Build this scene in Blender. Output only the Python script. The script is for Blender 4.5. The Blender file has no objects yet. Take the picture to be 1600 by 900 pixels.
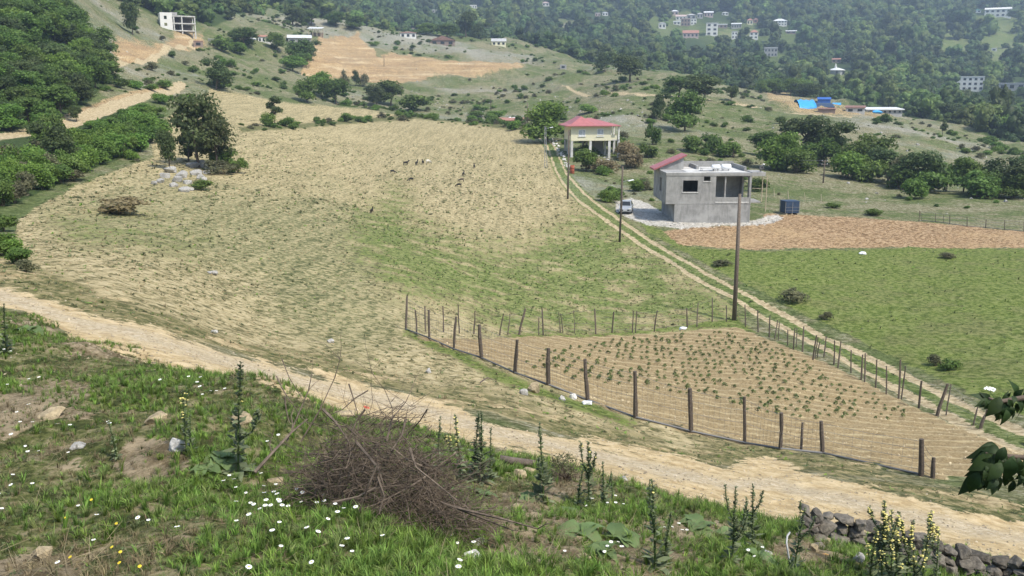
import bpy, bmesh, math, random
import numpy as np
from mathutils import Vector, Matrix, Euler

C = bpy.context.scene.collection
SC = bpy.context.scene
R = random.Random(7)
RNG = np.random.default_rng(7)

# ------------------------------------------------------------------ camera, sky, sun, exposure
PITCH = math.radians(12.1)
FOC = 1400.0                                   # focal length in pixels of a 1600 x 900 picture
CT, ST = math.cos(PITCH), math.sin(PITCH)
cam_d = bpy.data.cameras.new('camera'); cam = bpy.data.objects.new('camera', cam_d); C.objects.link(cam)
cam.rotation_euler = (math.pi / 2 - PITCH, 0, 0)
cam_d.sensor_width = 36.0; cam_d.lens = 36.0 * FOC / 1600.0
cam_d.clip_start = 0.1; cam_d.clip_end = 12000
SC.camera = cam

SUN = Vector((0.44, -0.40, 0.84)).normalized()
world = bpy.data.worlds.new('World'); SC.world = world; world.use_nodes = True
wn = world.node_tree.nodes; wl = world.node_tree.links
sky = wn.new('ShaderNodeTexSky'); sky.sky_type = 'NISHITA'; sky.sun_disc = False
sky.sun_elevation = math.asin(SUN.z); sky.sun_rotation = math.atan2(SUN.x, SUN.y)
sky.air_density = 1.0; sky.dust_density = 1.5; sky.ozone_density = 1.0
wl.new(sky.outputs[0], wn['Background'].inputs[0]); wn['Background'].inputs[1].default_value = 0.15
sun_d = bpy.data.lights.new('sun', 'SUN'); sun_d.energy = 3.3; sun_d.angle = math.radians(3.0); sun_d.color = (1.0, 0.94, 0.83)
sun = bpy.data.objects.new('sun', sun_d); C.objects.link(sun)
sun.rotation_euler = SUN.to_track_quat('Z', 'Y').to_euler()
SC.view_settings.view_transform = 'Standard'; SC.view_settings.look = 'None'
SC.view_settings.exposure = 0.85; SC.view_settings.gamma = 1.0
SC.cycles.volume_bounces = 0; SC.cycles.max_bounces = 5; SC.cycles.diffuse_bounces = 3
SC.cycles.transparent_max_bounces = 8; SC.cycles.use_denoising = True

# ------------------------------------------------------------------ small helpers
def ray(px, py):
    dx = (px - 800.0) / FOC; dy = (450.0 - py) / FOC
    return dx, CT + dy * ST, -ST + dy * CT

def project(x, y, z):
    dd = np.maximum(y * CT - z * ST, 1e-3)
    return 800 + FOC * x / dd, 450 - FOC * (y * ST + z * CT) / dd

def pchip(xk, yk, xq):
    xk = np.asarray(xk, float); yk = np.asarray(yk, float)
    h = np.diff(xk); d = np.diff(yk) / h
    m = np.zeros(len(xk))
    for i in range(1, len(xk) - 1):
        if d[i - 1] * d[i] > 0:
            w1 = 2 * h[i] + h[i - 1]; w2 = h[i] + 2 * h[i - 1]
            m[i] = (w1 + w2) / (w1 / d[i - 1] + w2 / d[i])
    m[0] = d[0]; m[-1] = d[-1]
    xq = np.clip(xq, xk[0], xk[-1])
    i = np.clip(np.searchsorted(xk, xq) - 1, 0, len(xk) - 2)
    t = (xq - xk[i]) / h[i]
    return ((1 + 2 * t) * (1 - t) ** 2 * yk[i] + t * (1 - t) ** 2 * h[i] * m[i] + t * t * (3 - 2 * t) * yk[i + 1] + t * t * (t - 1) * h[i] * m[i + 1])

def _h(ix, iy, seed):
    n = (ix.astype(np.int64) * 374761393 + iy.astype(np.int64) * 668265263 + seed * 1442695041) & 0xffffffff
    n = ((n ^ (n >> 13)) * 1274126177) & 0xffffffff
    return ((n ^ (n >> 16)) & 0xffff) / 32767.5 - 1.0

def vnoise(x, y, seed=0):
    x = np.asarray(x, float); y = np.asarray(y, float)
    ix = np.floor(x); iy = np.floor(y); fx = x - ix; fy = y - iy
    fx = fx * fx * (3 - 2 * fx); fy = fy * fy * (3 - 2 * fy)
    a = _h(ix, iy, seed); b = _h(ix + 1, iy, seed); c = _h(ix, iy + 1, seed); d = _h(ix + 1, iy + 1, seed)
    return (a * (1 - fx) + b * fx) * (1 - fy) + (c * (1 - fx) + d * fx) * fy

def fbm(x, y, oct=4, seed=0, gain=0.5):
    s = 0; a = 1.0; f = 1.0
    for k in range(oct):
        s = s + a * vnoise(x * f + 17.3 * k, y * f - 9.1 * k, seed + k); a *= gain; f *= 2.03
    return s

def seg_dist(P, A, B):
    d = B - A; L = max(float(d @ d), 1e-9)
    t = np.clip(((P - A) @ d) / L, 0, 1)
    q = P - (A + t[:, None] * d)
    return np.sqrt((q * q).sum(1))

def poly_sd(px, py, poly, pad=80):
    poly = np.array(poly, float); lo = poly.min(0) - pad; hi = poly.max(0) + pad
    out = np.full(len(px), -999.0)
    m = (px > lo[0]) & (px < hi[0]) & (py > lo[1]) & (py < hi[1])
    if not m.any(): return out
    P = np.stack([px[m], py[m]], 1); best = np.full(len(P), 1e9); ins = np.zeros(len(P), bool)
    for i in range(len(poly)):
        A = poly[i]; B = poly[(i + 1) % len(poly)]
        best = np.minimum(best, seg_dist(P, A, B))
        c = ((A[1] > P[:, 1]) != (B[1] > P[:, 1]))
        if A[1] != B[1]:
            ins ^= c & (P[:, 0] < (B[0] - A[0]) * (P[:, 1] - A[1]) / (B[1] - A[1]) + A[0])
    out[m] = np.where(ins, best, -best)
    return out

def line_d(px, py, pts, pad=60):
    pts = np.array(pts, float); out = np.full(len(px), 999.0)
    lo = pts.min(0) - pad; hi = pts.max(0) + pad
    m = (px > lo[0]) & (px < hi[0]) & (py > lo[1]) & (py < hi[1])
    if not m.any(): return out
    P = np.stack([px[m], py[m]], 1); best = np.full(len(P), 999.0)
    for i in range(len(pts) - 1): best = np.minimum(best, seg_dist(P, pts[i], pts[i + 1]))
    out[m] = best
    return out

def soft(sd, w): return np.clip(0.5 + sd / (2.0 * w), 0, 1)

# ------------------------------------------------------------------ the lie of the land: profiles of (distance, sight line) per bearing
COLS = {
 0: [(4.2,900),(5.5,800),(7.5,700),(11,600),(17,512),(21,480),(26,450),(30,420),(42,390),(55,350),(72,300),(100,240),(120,214),(130,195),(165,100),(215,0),(300,-130),(500,-180),(900,-190),(3000,-190)],
 200: [(4.2,900),(5.5,800),(7.5,700),(11.5,600),(16,548),(19,524),(23,500),(28,470),(36,430),(47,390),(70,330),(92,280),(120,230),(150,185),(168,162),(200,130),(240,90),(275,60),(340,20),(450,-30),(650,-90),(1000,-120),(3000,-130)],
 400: [(4.2,900),(5.5,800),(7.2,700),(9.5,625),(15,600),(21,575),(25,555),(32,520),(44,460),(58,400),(80,330),(110,270),(145,220),(172,196),(190,184),(215,167),(240,152),(262,141),(300,120),(340,95),(380,70),(430,50),(520,20),(620,0),(900,-50),(1500,-90),(3000,-100)],
 600: [(4.4,900),(5.4,830),(7.2,760),(10,692),(15,667),(20,640),(24,610),(31,570),(42,510),(54,450),(70,390),(98,330),(135,280),(175,240),(225,200),(250,186),(270,177),(300,166),(340,155),(390,130),(430,100),(480,80),(530,60),(560,49),(700,56),(950,30),(1200,5),(1600,-50),(2200,-90),(3000,-90)],
 800: [(4.8,900),(6,830),(7.7,780),(9.5,742),(13,707),(19,680),(23,650),(28,615),(35,580),(44,540),(54,515),(68,450),(86,390),(110,330),(140,280),(175,240),(210,212),(245,197),(290,191),(320,185),(350,165),(390,140),(430,120),(480,100),(540,85),(600,71),(640,66),(760,76),(900,55),(1300,5),(1700,-50),(2300,-90),(3000,-90)],
 1000: [(5.5,900),(6.8,850),(8.5,800),(11,770),(15,745),(20,715),(24.5,685),(30,656),(40,600),(51,550),(60,515),(72,460),(88,400),(107,347),(122,322),(140,292),(158,266),(173,240),(195,220),(235,190),(280,160),(330,140),(390,125),(450,115),(520,111),(700,106),(850,80),(1000,55),(1150,30),(1350,0),(1800,-60),(2400,-90),(3000,-90)],
 1200: [(6.5,900),(8,860),(10,830),(14,800),(18,765),(22,735),(28,700),(33,660),(40,610),(50,560),(61,515),(72,455),(85,400),(105,351),(115,337),(130,311),(150,286),(165,266),(190,240),(220,215),(260,190),(300,171),(350,158),(420,154),(520,146),(700,120),(850,90),(1000,60),(1200,30),(1450,0),(1900,-60),(2500,-90),(3000,-90)],
 1400: [(8,900),(10,872),(13,845),(16.5,812),(20,772),(25,737),(30,700),(38,650),(46,600),(53,560),(63,500),(74,450),(92,386),(108,351),(118,336),(135,315),(155,290),(175,270),(205,240),(245,210),(290,190),(330,181),(400,180),(520,166),(640,140),(780,110),(930,75),(1120,40),(1400,0),(1850,-60),(2500,-90),(3000,-90)],
 1600: [(11,900),(14,871),(17,841),(20,802),(24,752),(29,710),(36,660),(45,600),(55,540),(66,480),(80,420),(92,387),(102,363),(112,346),(130,321),(150,300),(175,280),(205,256),(235,241),(270,233),(340,226),(440,201),(560,171),(700,136),(850,100),(1020,60),(1250,20),(1600,-40),(2300,-90),(3000,-90)],
}
LR = np.linspace(math.log(0.6), math.log(3400), 420)
NPHI = 721
PHI = np.linspace(-math.pi, math.pi, NPHI)
def _table():
    cz, cp = [], []
    for px in sorted(COLS):
        pts = [(0.6, 0, -1.62), (1.5, 0, -1.72), (2.6, 0, -1.95 if px < 1100 else -2.1)]
        rr, zz, ph = [], [], []
        for d, py in COLS[px]:
            a, b, c = ray(px, py); x = a / b * d; z = c / b * d
            rr.append(math.hypot(x, d)); zz.append(z); ph.append(math.atan2(x, d))
        lr = [math.log(0.6), math.log(1.5), math.log(2.6)] + [math.log(r) for r in rr]
        zz = [-1.62, -1.75, -2.0] + zz; ph = [ph[0]] * 3 + ph
        cz.append(pchip(lr, zz, LR)); cp.append(np.interp(LR, lr, ph))
    cz = np.array(cz); cp = np.array(cp)
    T = np.zeros((len(LR), NPHI))
    for k in range(len(LR)):
        T[k] = pchip(cp[:, k], cz[:, k], PHI)
    # away behind the camera the hill goes on up
    back = -1.62 + 0.16 * np.minimum(np.exp(LR), 250)
    w = np.clip((np.abs(PHI) - math.radians(75)) / math.radians(70), 0, 1); w = w * w * (3 - 2 * w)
    T = T * (1 - w)[None] + back[:, None] * w[None]
    for _ in range(2):                                     # soften the kinks
        T[1:-1] = 0.25 * T[:-2] + 0.5 * T[1:-1] + 0.25 * T[2:]
    for _ in range(6):
        T[:, 1:-1] = 0.25 * T[:, :-2] + 0.5 * T[:, 1:-1] + 0.25 * T[:, 2:]
    return T
TAB = _table()
def bilin(T, fi, fj):
    fi = np.clip(fi, 0, T.shape[0] - 1.001); fj = np.clip(fj, 0, T.shape[1] - 1.001)
    i = fi.astype(int); j = fj.astype(int); u = fi - i; v = fj - j
    return (T[i, j] * (1 - u) + T[i + 1, j] * u) * (1 - v) + (T[i, j + 1] * (1 - u) + T[i + 1, j + 1] * u) * v
def base_h(x, y):
    r = np.hypot(x, y); ph = np.arctan2(x, y)
    return bilin(TAB, (np.log(np.maximum(r, 0.61)) - LR[0]) / (LR[1] - LR[0]), (ph + math.pi) / (2 * math.pi) * (NPHI - 1))

# ------------------------------------------------------------------ what grows or lies where: outlines of the plots
TR_UP = [(-900,250),(-200,405),(0,447),(60,470),(130,490),(200,505),(300,533),(400,562),(470,580),(530,590),(600,605),(680,627),(760,655),(850,672),(940,689),(1050,714),(1130,728),(1200,716),(1240,730),(1320,752),(1400,775),(1500,800),(1600,818),(1900,870),(2600,960)]
TR_LO = [(2600,1100),(1900,945),(1600,880),(1500,858),(1400,840),(1300,828),(1230,822),(1150,805),(1050,782),(960,755),(880,730),(800,710),(720,692),(640,672),(560,655),(480,628),(400,602),(330,590),(250,566),(200,543),(130,535),(65,503),(40,490),(0,482),(-200,445),(-900,290)]
BANK = TR_LO + [(-3000,300),(-6000,9000),(6000,9000),(4000,1200)]
FIELD = [(-150,420),(-60,410),(30,400),(25,345),(80,312),(120,290),(240,245),(235,215),(262,185),(330,142),(430,158),(560,172),(740,192),(800,200),(840,216),(866,260),(890,305),(960,355),(1060,420),(1150,480),(1150,505),(1160,720),(1100,712),(940,689),(850,672),(680,627),(530,590),(400,562),(200,505),(60,470),(0,447)]
VERGE = [(-250,360),(0,395),(40,405),(100,445),(180,468),(270,505),(330,522),(420,546),(500,560),(560,580),(640,600),(740,615),(800,625),(880,655),(960,668),(1060,690),(1180,705),(1300,722),(1420,750),(1600,790),(1600,830),(1400,770),(1240,735),(1130,730),(1050,714),(940,689),(850,672),(680,627),(530,590),(400,562),(200,505),(60,470),(0,447),(-250,395)]
FSTRIP = [(632,508),(650,518),(720,552),(800,588),(860,608),(920,630),(1000,662),(990,672),(900,640),(820,610),(740,580),(670,545),(628,520)]
FTOP = [(780,523),(900,521),(1010,514),(1080,505),(1150,493),(1180,520),(1150,515),(1060,516),(900,528),(800,530)]
GREEN = [(555,340),(600,322),(615,300),(632,320),(640,350),(690,372),(800,392),(860,372),(900,340),(935,330),(990,372),(1060,425),(1145,478),(1150,505),(1020,512),(900,520),(800,515),(720,478),(640,455),(585,420),(555,385)]
GREEN2 = [(80,340),(170,330),(250,345),(330,370),(300,400),(220,385),(110,380)]
MEADOW = [(1000,345),(1050,365),(1070,385),(1200,392),(1400,388),(1700,386),(2600,395),(2600,900),(1700,680),(1600,650),(1480,598),(1350,535),(1200,462),(1100,412),(1010,360)]
PLOT = [(1035,360),(1060,382),(1150,390),(1300,388),(1600,386),(2600,392),(2600,376),(1600,362),(1430,346),(1330,340),(1240,336),(1195,334),(1190,349),(1110,352)]
GRAVEL = [(962,316),(985,310),(1012,318),(1055,344),(1180,343),(1215,335),(1225,342),(1195,351),(1120,353),(1062,357),(1015,351),(985,342),(962,330)]
GARDEN = [(652,526),(760,529),(1000,522),(1150,514),(1200,530),(1290,565),(1400,625),(1530,682),(1610,708),(1580,745),(1455,748),(1290,708),(1160,694),(1080,676),(990,655),(900,620),(800,583),(720,550)]
LANE_L = [(835,208),(855,228),(868,265),(880,287),(905,315),(940,340),(970,359),(1000,380),(1040,404),(1075,428),(1110,447),(1150,468),(1200,500),(1260,530),(1330,567),(1400,607),(1480,650),(1560,690),(1700,755)]
LANE_R = [(845,208),(866,228),(884,270),(910,300),(940,325),(985,354),(1020,377),(1060,402),(1100,425),(1150,452),(1220,488),(1290,528),(1350,555),(1420,590),(1500,630),(1600,674),(1700,720)]
ROAD2 = [(-200,250),(-50,222),(0,213),(60,203),(110,192),(160,173),(220,155),(285,134)]
ROAD3 = [(170,110),(190,103),(215,91),(255,80),(278,72),(300,66)]
PATH4 = [(878,133),(900,140),(940,146),(1000,148),(1050,150),(1100,160),(1160,166),(1230,178),(1330,186)]
TERR = [(465,110),(480,92),(500,60),(530,55),(560,50),(575,66),(590,88),(640,80),(700,93),(745,92),(820,104),(800,116),(740,120),(680,122),(620,130),(560,126),(500,120)]
CUT = [(172,52),(210,56),(250,72),(275,50),(318,52),(322,70),(290,80),(250,86),(212,95),(185,105),(178,80)]
TAN5 = [(1190,147),(1225,146),(1245,158),(1300,165),(1430,180),(1330,186),(1250,178),(1210,170)]
HEDGE = [(370,198),(470,194),(560,186),(640,181),(740,189),(800,196),(840,212),(820,208),(740,195),(650,186),(560,192),(470,200),(380,206)]
FOREST_PATCH = [(0,230),(110,215),(180,170),(255,175),(245,215),(150,265),(60,310),(0,335)]

def zones(x, y, z):
    """masks per ground kind at points of the land"""
    px, py = project(x, y, z); r = np.hypot(x, y); ok = (y > 0.8)
    n = fbm(x / 2.5, y / 2.5, 3, 3) * 4 + fbm(x * 1.3, y * 1.3, 2, 5) * 2      # ragged borders, in picture widths
    nn = n * np.clip(40.0 / np.maximum(r, 5), 0.15, 2.0)
    def pm(poly, w, r0=0, r1=5000, nz=1.0):
        return soft(poly_sd(px, py, poly) + nn * nz, w) * ((r > r0) & (r < r1) & ok)
    Z = {}
    bank = soft(poly_sd(px, py, BANK, 400) + nn, 6) * (r < 40) * ok
    Z['bank'] = np.maximum(bank, (~ok | (np.abs(np.arctan2(x, y)) > 0.9)) * np.clip((30 - r) / 8, 0, 1))
    Z['track'] = soft(poly_sd(px, py, TR_UP + TR_LO) + nn, 7) * (r < 60) * ok
    Z['field'] = pm(FIELD, 6, 12, 285)
    Z['verge'] = pm(VERGE, 14, 12, 70, 2.0)
    Z['strip'] = np.maximum(pm(FSTRIP, 8, 20, 70, .7), pm(FTOP, 5, 40, 80, .7))
    Z['green'] = np.maximum(pm(GREEN, 38, 40, 170, 2.5), 0.5 * pm(GREEN2, 25, 40, 120, 2))
    Z['meadow'] = pm(MEADOW, 5, 30, 190)
    Z['plot'] = pm(PLOT, 3, 80, 140, .8)
    Z['gravel'] = pm(GRAVEL, 4, 90, 150, .8)
    Z['garden'] = pm(GARDEN, 4, 22, 75, .6)
    wl = np.clip(380.0 / np.maximum(r, 10), 1.6, 9)
    dl = np.minimum(line_d(px, py, LANE_L), line_d(px, py, LANE_R))
    Z['lane'] = np.clip(0.5 + (wl * 0.62 - dl + nn * .35) / (wl * .8), 0, 1) * (r > 25) * (r < 260) * ok
    lb = soft(poly_sd(px, py, LANE_L + LANE_R[::-1]) + 4, 4) * (r > 25) * (r < 260) * ok
    Z['lanegrass'] = lb
    d2 = line_d(px, py, ROAD2); w2 = np.interp(px, [-100, 0, 130, 285], [4, 4, 9, 6])
    d3 = line_d(px, py, ROAD3)
    Z['road2'] = np.maximum(soft(w2 - d2 + nn, 2.5) * (r > 100) * (r < 240), soft(4.5 - d3 + nn, 2) * (r > 180) * (r < 420)) * ok
    d4 = line_d(px, py, PATH4)
    Z['road2'] = np.maximum(Z['road2'], 0.75 * soft(1.8 - d4, 1.5) * (r > 260) * (r < 480) * ok)
    Z['terr'] = np.maximum(np.maximum(pm(TERR, 4, 330, 620, 3), 0.8 * pm(CUT, 8, 200, 420, 8)), 0.55 * pm(TAN5, 4, 260, 520, 2))
    Z['road_cut'] = np.clip(1 - np.abs(line_d(px, py, [(p[0], p[1] - 9) for p in ROAD2[3:]]) - 2) / 6, 0, 1) * (r > 100) * (r < 230) * ok
    Z['hedge'] = pm(HEDGE, 4, 160, 300, 1)
    return px, py, r, Z
# ------------------------------------------------------------------ materials
class NT:
    def __init__(s, name, rough=0.9):
        s.m = bpy.data.materials.new(name); s.m.use_nodes = True; s.t = s.m.node_tree
        s.b = s.t.nodes['Principled BSDF']; s.b.inputs['Roughness'].default_value = rough
        s.b.inputs['Specular IOR Level'].default_value = 0.25
    def n(s, typ, **kw):
        nd = s.t.nodes.new(typ)
        for k, v in kw.items(): setattr(nd, k, v)
        return nd
    def put(s, sock, v):
        if hasattr(v, 'is_linked') or isinstance(v, bpy.types.NodeSocket): s.t.links.new(v, sock)
        elif isinstance(v, (tuple, list)) and len(v) == 3 and sock.type == 'RGBA': sock.default_value = (*v, 1)
        else: sock.default_value = v
    def math(s, op, a, b=0.0, c=None, clamp=False):
        nd = s.n('ShaderNodeMath', operation=op, use_clamp=clamp); s.put(nd.inputs[0], a); s.put(nd.inputs[1], b)
        if c is not None: s.put(nd.inputs[2], c)
        return nd.outputs[0]
    def mix(s, f, a, b, mode='MIX'):
        nd = s.n('ShaderNodeMix', data_type='RGBA', blend_type=mode); s.put(nd.inputs[0], f); s.put(nd.inputs[6], a); s.put(nd.inputs[7], b)
        return nd.outputs[2]
    def noise(s, scale, detail=4, rough=0.55, vec=None, dist=0.0):
        nd = s.n('ShaderNodeTexNoise'); nd.inputs['Scale'].default_value = scale; nd.inputs['Detail'].default_value = detail
        nd.inputs['Roughness'].default_value = rough; nd.inputs['Distortion'].default_value = dist
        if vec is not None: s.t.links.new(vec, nd.inputs['Vector'])
        return nd.outputs[0]
    def pos(s): return s.n('ShaderNodeTexCoord').outputs['Object']
    def ramp(s, f, stops):
        nd = s.n('ShaderNodeValToRGB'); s.put(nd.inputs[0], f); e = nd.color_ramp.elements
        while len(e) < len(stops): e.new(0.5)
        for el, (p, c) in zip(e, stops): el.position = p; el.color = (*c, 1) if len(c) == 3 else c
        return nd.outputs[0]
    def mapr(s, v, a, b, c=0.0, d=1.0, smooth=False):
        nd = s.n('ShaderNodeMapRange', clamp=True); s.put(nd.inputs[0], v)
        if smooth: nd.interpolation_type = 'SMOOTHSTEP'
        for i, q in zip((1, 2, 3, 4), (a, b, c, d)): nd.inputs[i].default_value = q
        return nd.outputs[0]
    def attr(s, name):
        nd = s.n('ShaderNodeAttribute', attribute_name=name)
        sp = s.n('ShaderNodeSeparateColor'); s.t.links.new(nd.outputs['Color'], sp.inputs[0])
        return sp.outputs[0], sp.outputs[1], sp.outputs[2], nd.outputs['Alpha'], nd.outputs['Fac']
    def color(s, v): s.put(s.b.inputs['Base Color'], v)
    def bump(s, h, dist=0.05, strength=1.0):
        nd = s.n('ShaderNodeBump'); nd.inputs['Distance'].default_value = dist; nd.inputs['Strength'].default_value = strength
        s.put(nd.inputs['Height'], h); s.t.links.new(nd.outputs[0], s.b.inputs['Normal'])

def simple(name, col, rough=0.8, var=0.18, scale=6.0, bump=0.0, metal=0.0, objrand=0.0):
    t = NT(name, rough); p = t.pos(); nz = t.noise(scale, 6, 0.65, p)
    d = tuple(c * (1 - var) for c in col); l = tuple(min(1, c * (1 + var)) for c in col)
    c = t.ramp(nz, [(0.3, d), (0.7, l)])
    if objrand:
        oi = t.n('ShaderNodeObjectInfo').outputs['Random']
        c = t.mix(1.0, c, t.ramp(oi, [(0, (1 - objrand,) * 3), (1, (1.0, 1.0, 1.0))]), 'MULTIPLY')
    t.color(c); t.b.inputs['Metallic'].default_value = metal
    if bump: t.bump(nz, bump)
    return t.m

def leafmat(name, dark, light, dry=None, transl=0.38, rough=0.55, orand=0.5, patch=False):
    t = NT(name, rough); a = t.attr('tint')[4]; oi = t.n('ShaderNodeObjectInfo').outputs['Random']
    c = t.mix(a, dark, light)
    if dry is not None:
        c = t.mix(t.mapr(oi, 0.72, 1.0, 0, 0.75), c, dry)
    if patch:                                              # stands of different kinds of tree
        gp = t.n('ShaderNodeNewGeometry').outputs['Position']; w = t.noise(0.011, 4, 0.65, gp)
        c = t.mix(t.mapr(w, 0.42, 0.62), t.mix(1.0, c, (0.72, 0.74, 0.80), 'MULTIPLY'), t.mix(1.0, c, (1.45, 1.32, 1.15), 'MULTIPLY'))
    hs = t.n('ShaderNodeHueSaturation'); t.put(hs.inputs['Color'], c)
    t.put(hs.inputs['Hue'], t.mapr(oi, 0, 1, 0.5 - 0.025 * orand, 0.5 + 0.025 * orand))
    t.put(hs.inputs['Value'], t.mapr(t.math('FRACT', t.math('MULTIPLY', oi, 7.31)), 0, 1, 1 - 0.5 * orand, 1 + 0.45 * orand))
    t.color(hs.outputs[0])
    tr = t.n('ShaderNodeBsdfTranslucent'); t.t.links.new(hs.outputs[0], tr.inputs[0])
    mx = t.n('ShaderNodeMixShader'); mx.inputs[0].default_value = transl
    t.t.links.new(t.b.outputs[0], mx.inputs[1]); t.t.links.new(tr.outputs[0], mx.inputs[2])
    t.t.links.new(mx.outputs[0], t.t.nodes['Material Output'].inputs[0])
    return t.m

def ground_material():
    t = NT('ground', 0.95); t.b.inputs['Specular IOR Level'].default_value = 0.1
    p = t.pos()
    nf = t.mapr(t.noise(2.6, 9, 0.78, p), 0.34, 0.66)                 # clods, tufts
    nfine = t.mapr(t.noise(11.0, 6, 0.7, p), 0.32, 0.68)
    nm = t.noise(0.42, 6, 0.6, p)
    nc = t.noise(0.045, 5, 0.6, p)
    nhu = t.noise(0.012, 4, 0.6, p)
    vo = t.n('ShaderNodeTexVoronoi'); vo.inputs['Scale'].default_value = 13.0; t.t.links.new(p, vo.inputs['Vector'])
    vs = t.n('ShaderNodeSeparateColor'); t.t.links.new(vo.outputs['Color'], vs.inputs[0]); peb = vs.outputs[0]
    A = t.attr('zone_a'); B = t.attr('zone_b'); Cc = t.attr('zone_c'); D = t.attr('zone_d')
    def edge(m, amp=0.9, nz=None, lo=0.42, hi=0.58):
        z = nf if nz is None else nz
        v = t.math('ADD', m, t.math('MULTIPLY', t.math('SUBTRACT', z, 0.5), amp))
        v = t.mapr(v, lo, hi, 0, 1, True)
        return t.math('MULTIPLY', v, t.mapr(m, 0.0, 0.12))
    # hill: dry grass, bare stony soil and low green growth
    hill = t.ramp(nf, [(0.28, (0.085, 0.085, 0.04)), (0.48, (0.175, 0.162, 0.085)), (0.62, (0.25, 0.225, 0.135)), (0.8, (0.33, 0.31, 0.235))])
    hgreen = t.ramp(nf, [(0.3, (0.04, 0.062, 0.016)), (0.7, (0.12, 0.155, 0.048))])
    hmix = t.math('ADD', t.math('MULTIPLY', nm, 0.55), t.math('MULTIPLY', nc, 0.75))
    c = t.mix(t.mapr(hmix, 0.55, 0.74, 0, 0.9, True), hill, hgreen)
    gravelly = t.ramp(nf, [(0.3, (0.17, 0.16, 0.12)), (0.7, (0.38, 0.365, 0.32))])
    c = t.mix(t.mapr(t.math('ADD', nhu, t.math('MULTIPLY', nm, 0.3)), 0.68, 0.82, 0, 0.75, True), c, gravelly)
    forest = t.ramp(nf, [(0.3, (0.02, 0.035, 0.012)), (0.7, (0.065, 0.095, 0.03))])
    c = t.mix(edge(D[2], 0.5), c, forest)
    # stubble, sown in lines up the slope
    mrow = t.n('ShaderNodeMapping'); mrow.inputs['Scale'].default_value = (1.5, 0.10, 0.3); t.t.links.new(p, mrow.inputs[0])
    nrow = t.mapr(t.noise(1.0, 3, 0.6, mrow.outputs[0]), 0.36, 0.64)
    nfs = nf; nf = t.math('ADD', t.math('MULTIPLY', nf, 0.84), t.math('MULTIPLY', nrow, 0.16))
    st = t.ramp(nf, [(0.3, (0.105, 0.098, 0.045)), (0.42, (0.265, 0.225, 0.115)), (0.58, (0.385, 0.318, 0.172)), (0.75, (0.48, 0.40, 0.24))])
    stg = t.ramp(nf, [(0.3, (0.075, 0.088, 0.036)), (0.48, (0.175, 0.178, 0.08)), (0.70, (0.35, 0.30, 0.16))])
    fm = t.math('ADD', t.math('MULTIPLY', nc, 0.85), t.math('MULTIPLY', nm, 0.4))
    stub = t.mix(t.mapr(t.math('ADD', t.math('MULTIPLY', fm, .55), t.math('MULTIPLY', D[3], 0.6)), 0.38, 0.85, 0, 0.8, True), st, stg)
    nf = nfs
    c = t.mix(edge(B[3], 0.5), c, stub)
    grass = t.ramp(nf, [(0.28, (0.055, 0.082, 0.018)), (0.5, (0.10, 0.15, 0.032)), (0.72, (0.19, 0.215, 0.07))])
    gm = t.math('MULTIPLY', A[1], t.mapr(nm, 0.36, 0.6, 0.25, 1.35))
    c = t.mix(t.math('MULTIPLY', edge(gm, 1.5, None, 0.3, 0.75), 0.85), c, grass)
    hedge = t.ramp(nf, [(0.3, (0.06, 0.07, 0.025)), (0.7, (0.19, 0.18, 0.08))])
    c = t.mix(edge(D[1], 0.7), c, hedge)
    terr = t.ramp(nf, [(0.28, (0.20, 0.13, 0.065)), (0.5, (0.36, 0.25, 0.125)), (0.75, (0.50, 0.38, 0.22))])
    mb = t.n('ShaderNodeMapping'); mb.inputs['Scale'].default_value = (.03, .03, .75); t.t.links.new(p, mb.inputs[0]); strata = t.noise(1.0, 4, .6, mb.outputs[0])
    terr = t.mix(t.mapr(strata, .5, .62, 0, .65, True), terr, t.ramp(nf, [(.3, (.16, .105, .06)), (.7, (.34, .235, .13))])); terr = t.mix(t.mapr(strata, .36, .44, .5, 0, True), terr, (.55, .45, .29))
    terr = t.mix(t.mapr(t.math('ADD', t.math('MULTIPLY', nm, .6), t.math('MULTIPLY', nc, .5)), 0.5, 0.68, 0, 0.6, True), terr, (0.25, 0.185, 0.11))
    c = t.mix(edge(B[2], 0.7), c, terr)
    mead = t.ramp(nf, [(0.28, (0.062, 0.088, 0.018)), (0.48, (0.115, 0.155, 0.032)), (0.7, (0.19, 0.215, 0.07))])
    meadd = t.ramp(nf, [(0.3, (0.085, 0.09, 0.035)), (0.7, (0.2, 0.185, 0.085))])
    mead = t.mix(t.mapr(t.math('ADD', t.math('MULTIPLY', nm, 0.6), t.math('MULTIPLY', nc, 0.5)), 0.52, 0.72, 0, 0.55, True), mead, meadd)
    c = t.mix(edge(Cc[1], 0.7), c, mead)
    plot = t.ramp(nf, [(0.28, (0.13, 0.08, 0.042)), (0.5, (0.29, 0.19, 0.10)), (0.75, (0.44, 0.32, 0.19))])
    plot = t.mix(t.mapr(nc, 0.5, 0.66, 0, 0.5, True), plot, (0.42, 0.30, 0.16))
    c = t.mix(edge(A[2], 0.5), c, plot)
    grav = t.ramp(nf, [(0.3, (0.27, 0.25, 0.21)), (0.7, (0.56, 0.53, 0.47))])
    c = t.mix(edge(A[3], 0.5), c, grav)
    gmix = t.math('ADD', t.math('MULTIPLY', nf, .35), t.math('MULTIPLY', nfine, .65)); gard = t.ramp(gmix, [(0.2, (0.25, 0.19, 0.10)), (0.5, (0.365, 0.29, 0.16)), (0.8, (0.47, 0.385, 0.225))])
    gard = t.mix(t.mapr(nc, 0.45, 0.62, 0, 0.3, True), gard, (0.27, 0.195, 0.105))
    row = t.attr('furrow_strip')[4]                   # darker brown strips along the near side of each garden ridge
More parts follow.
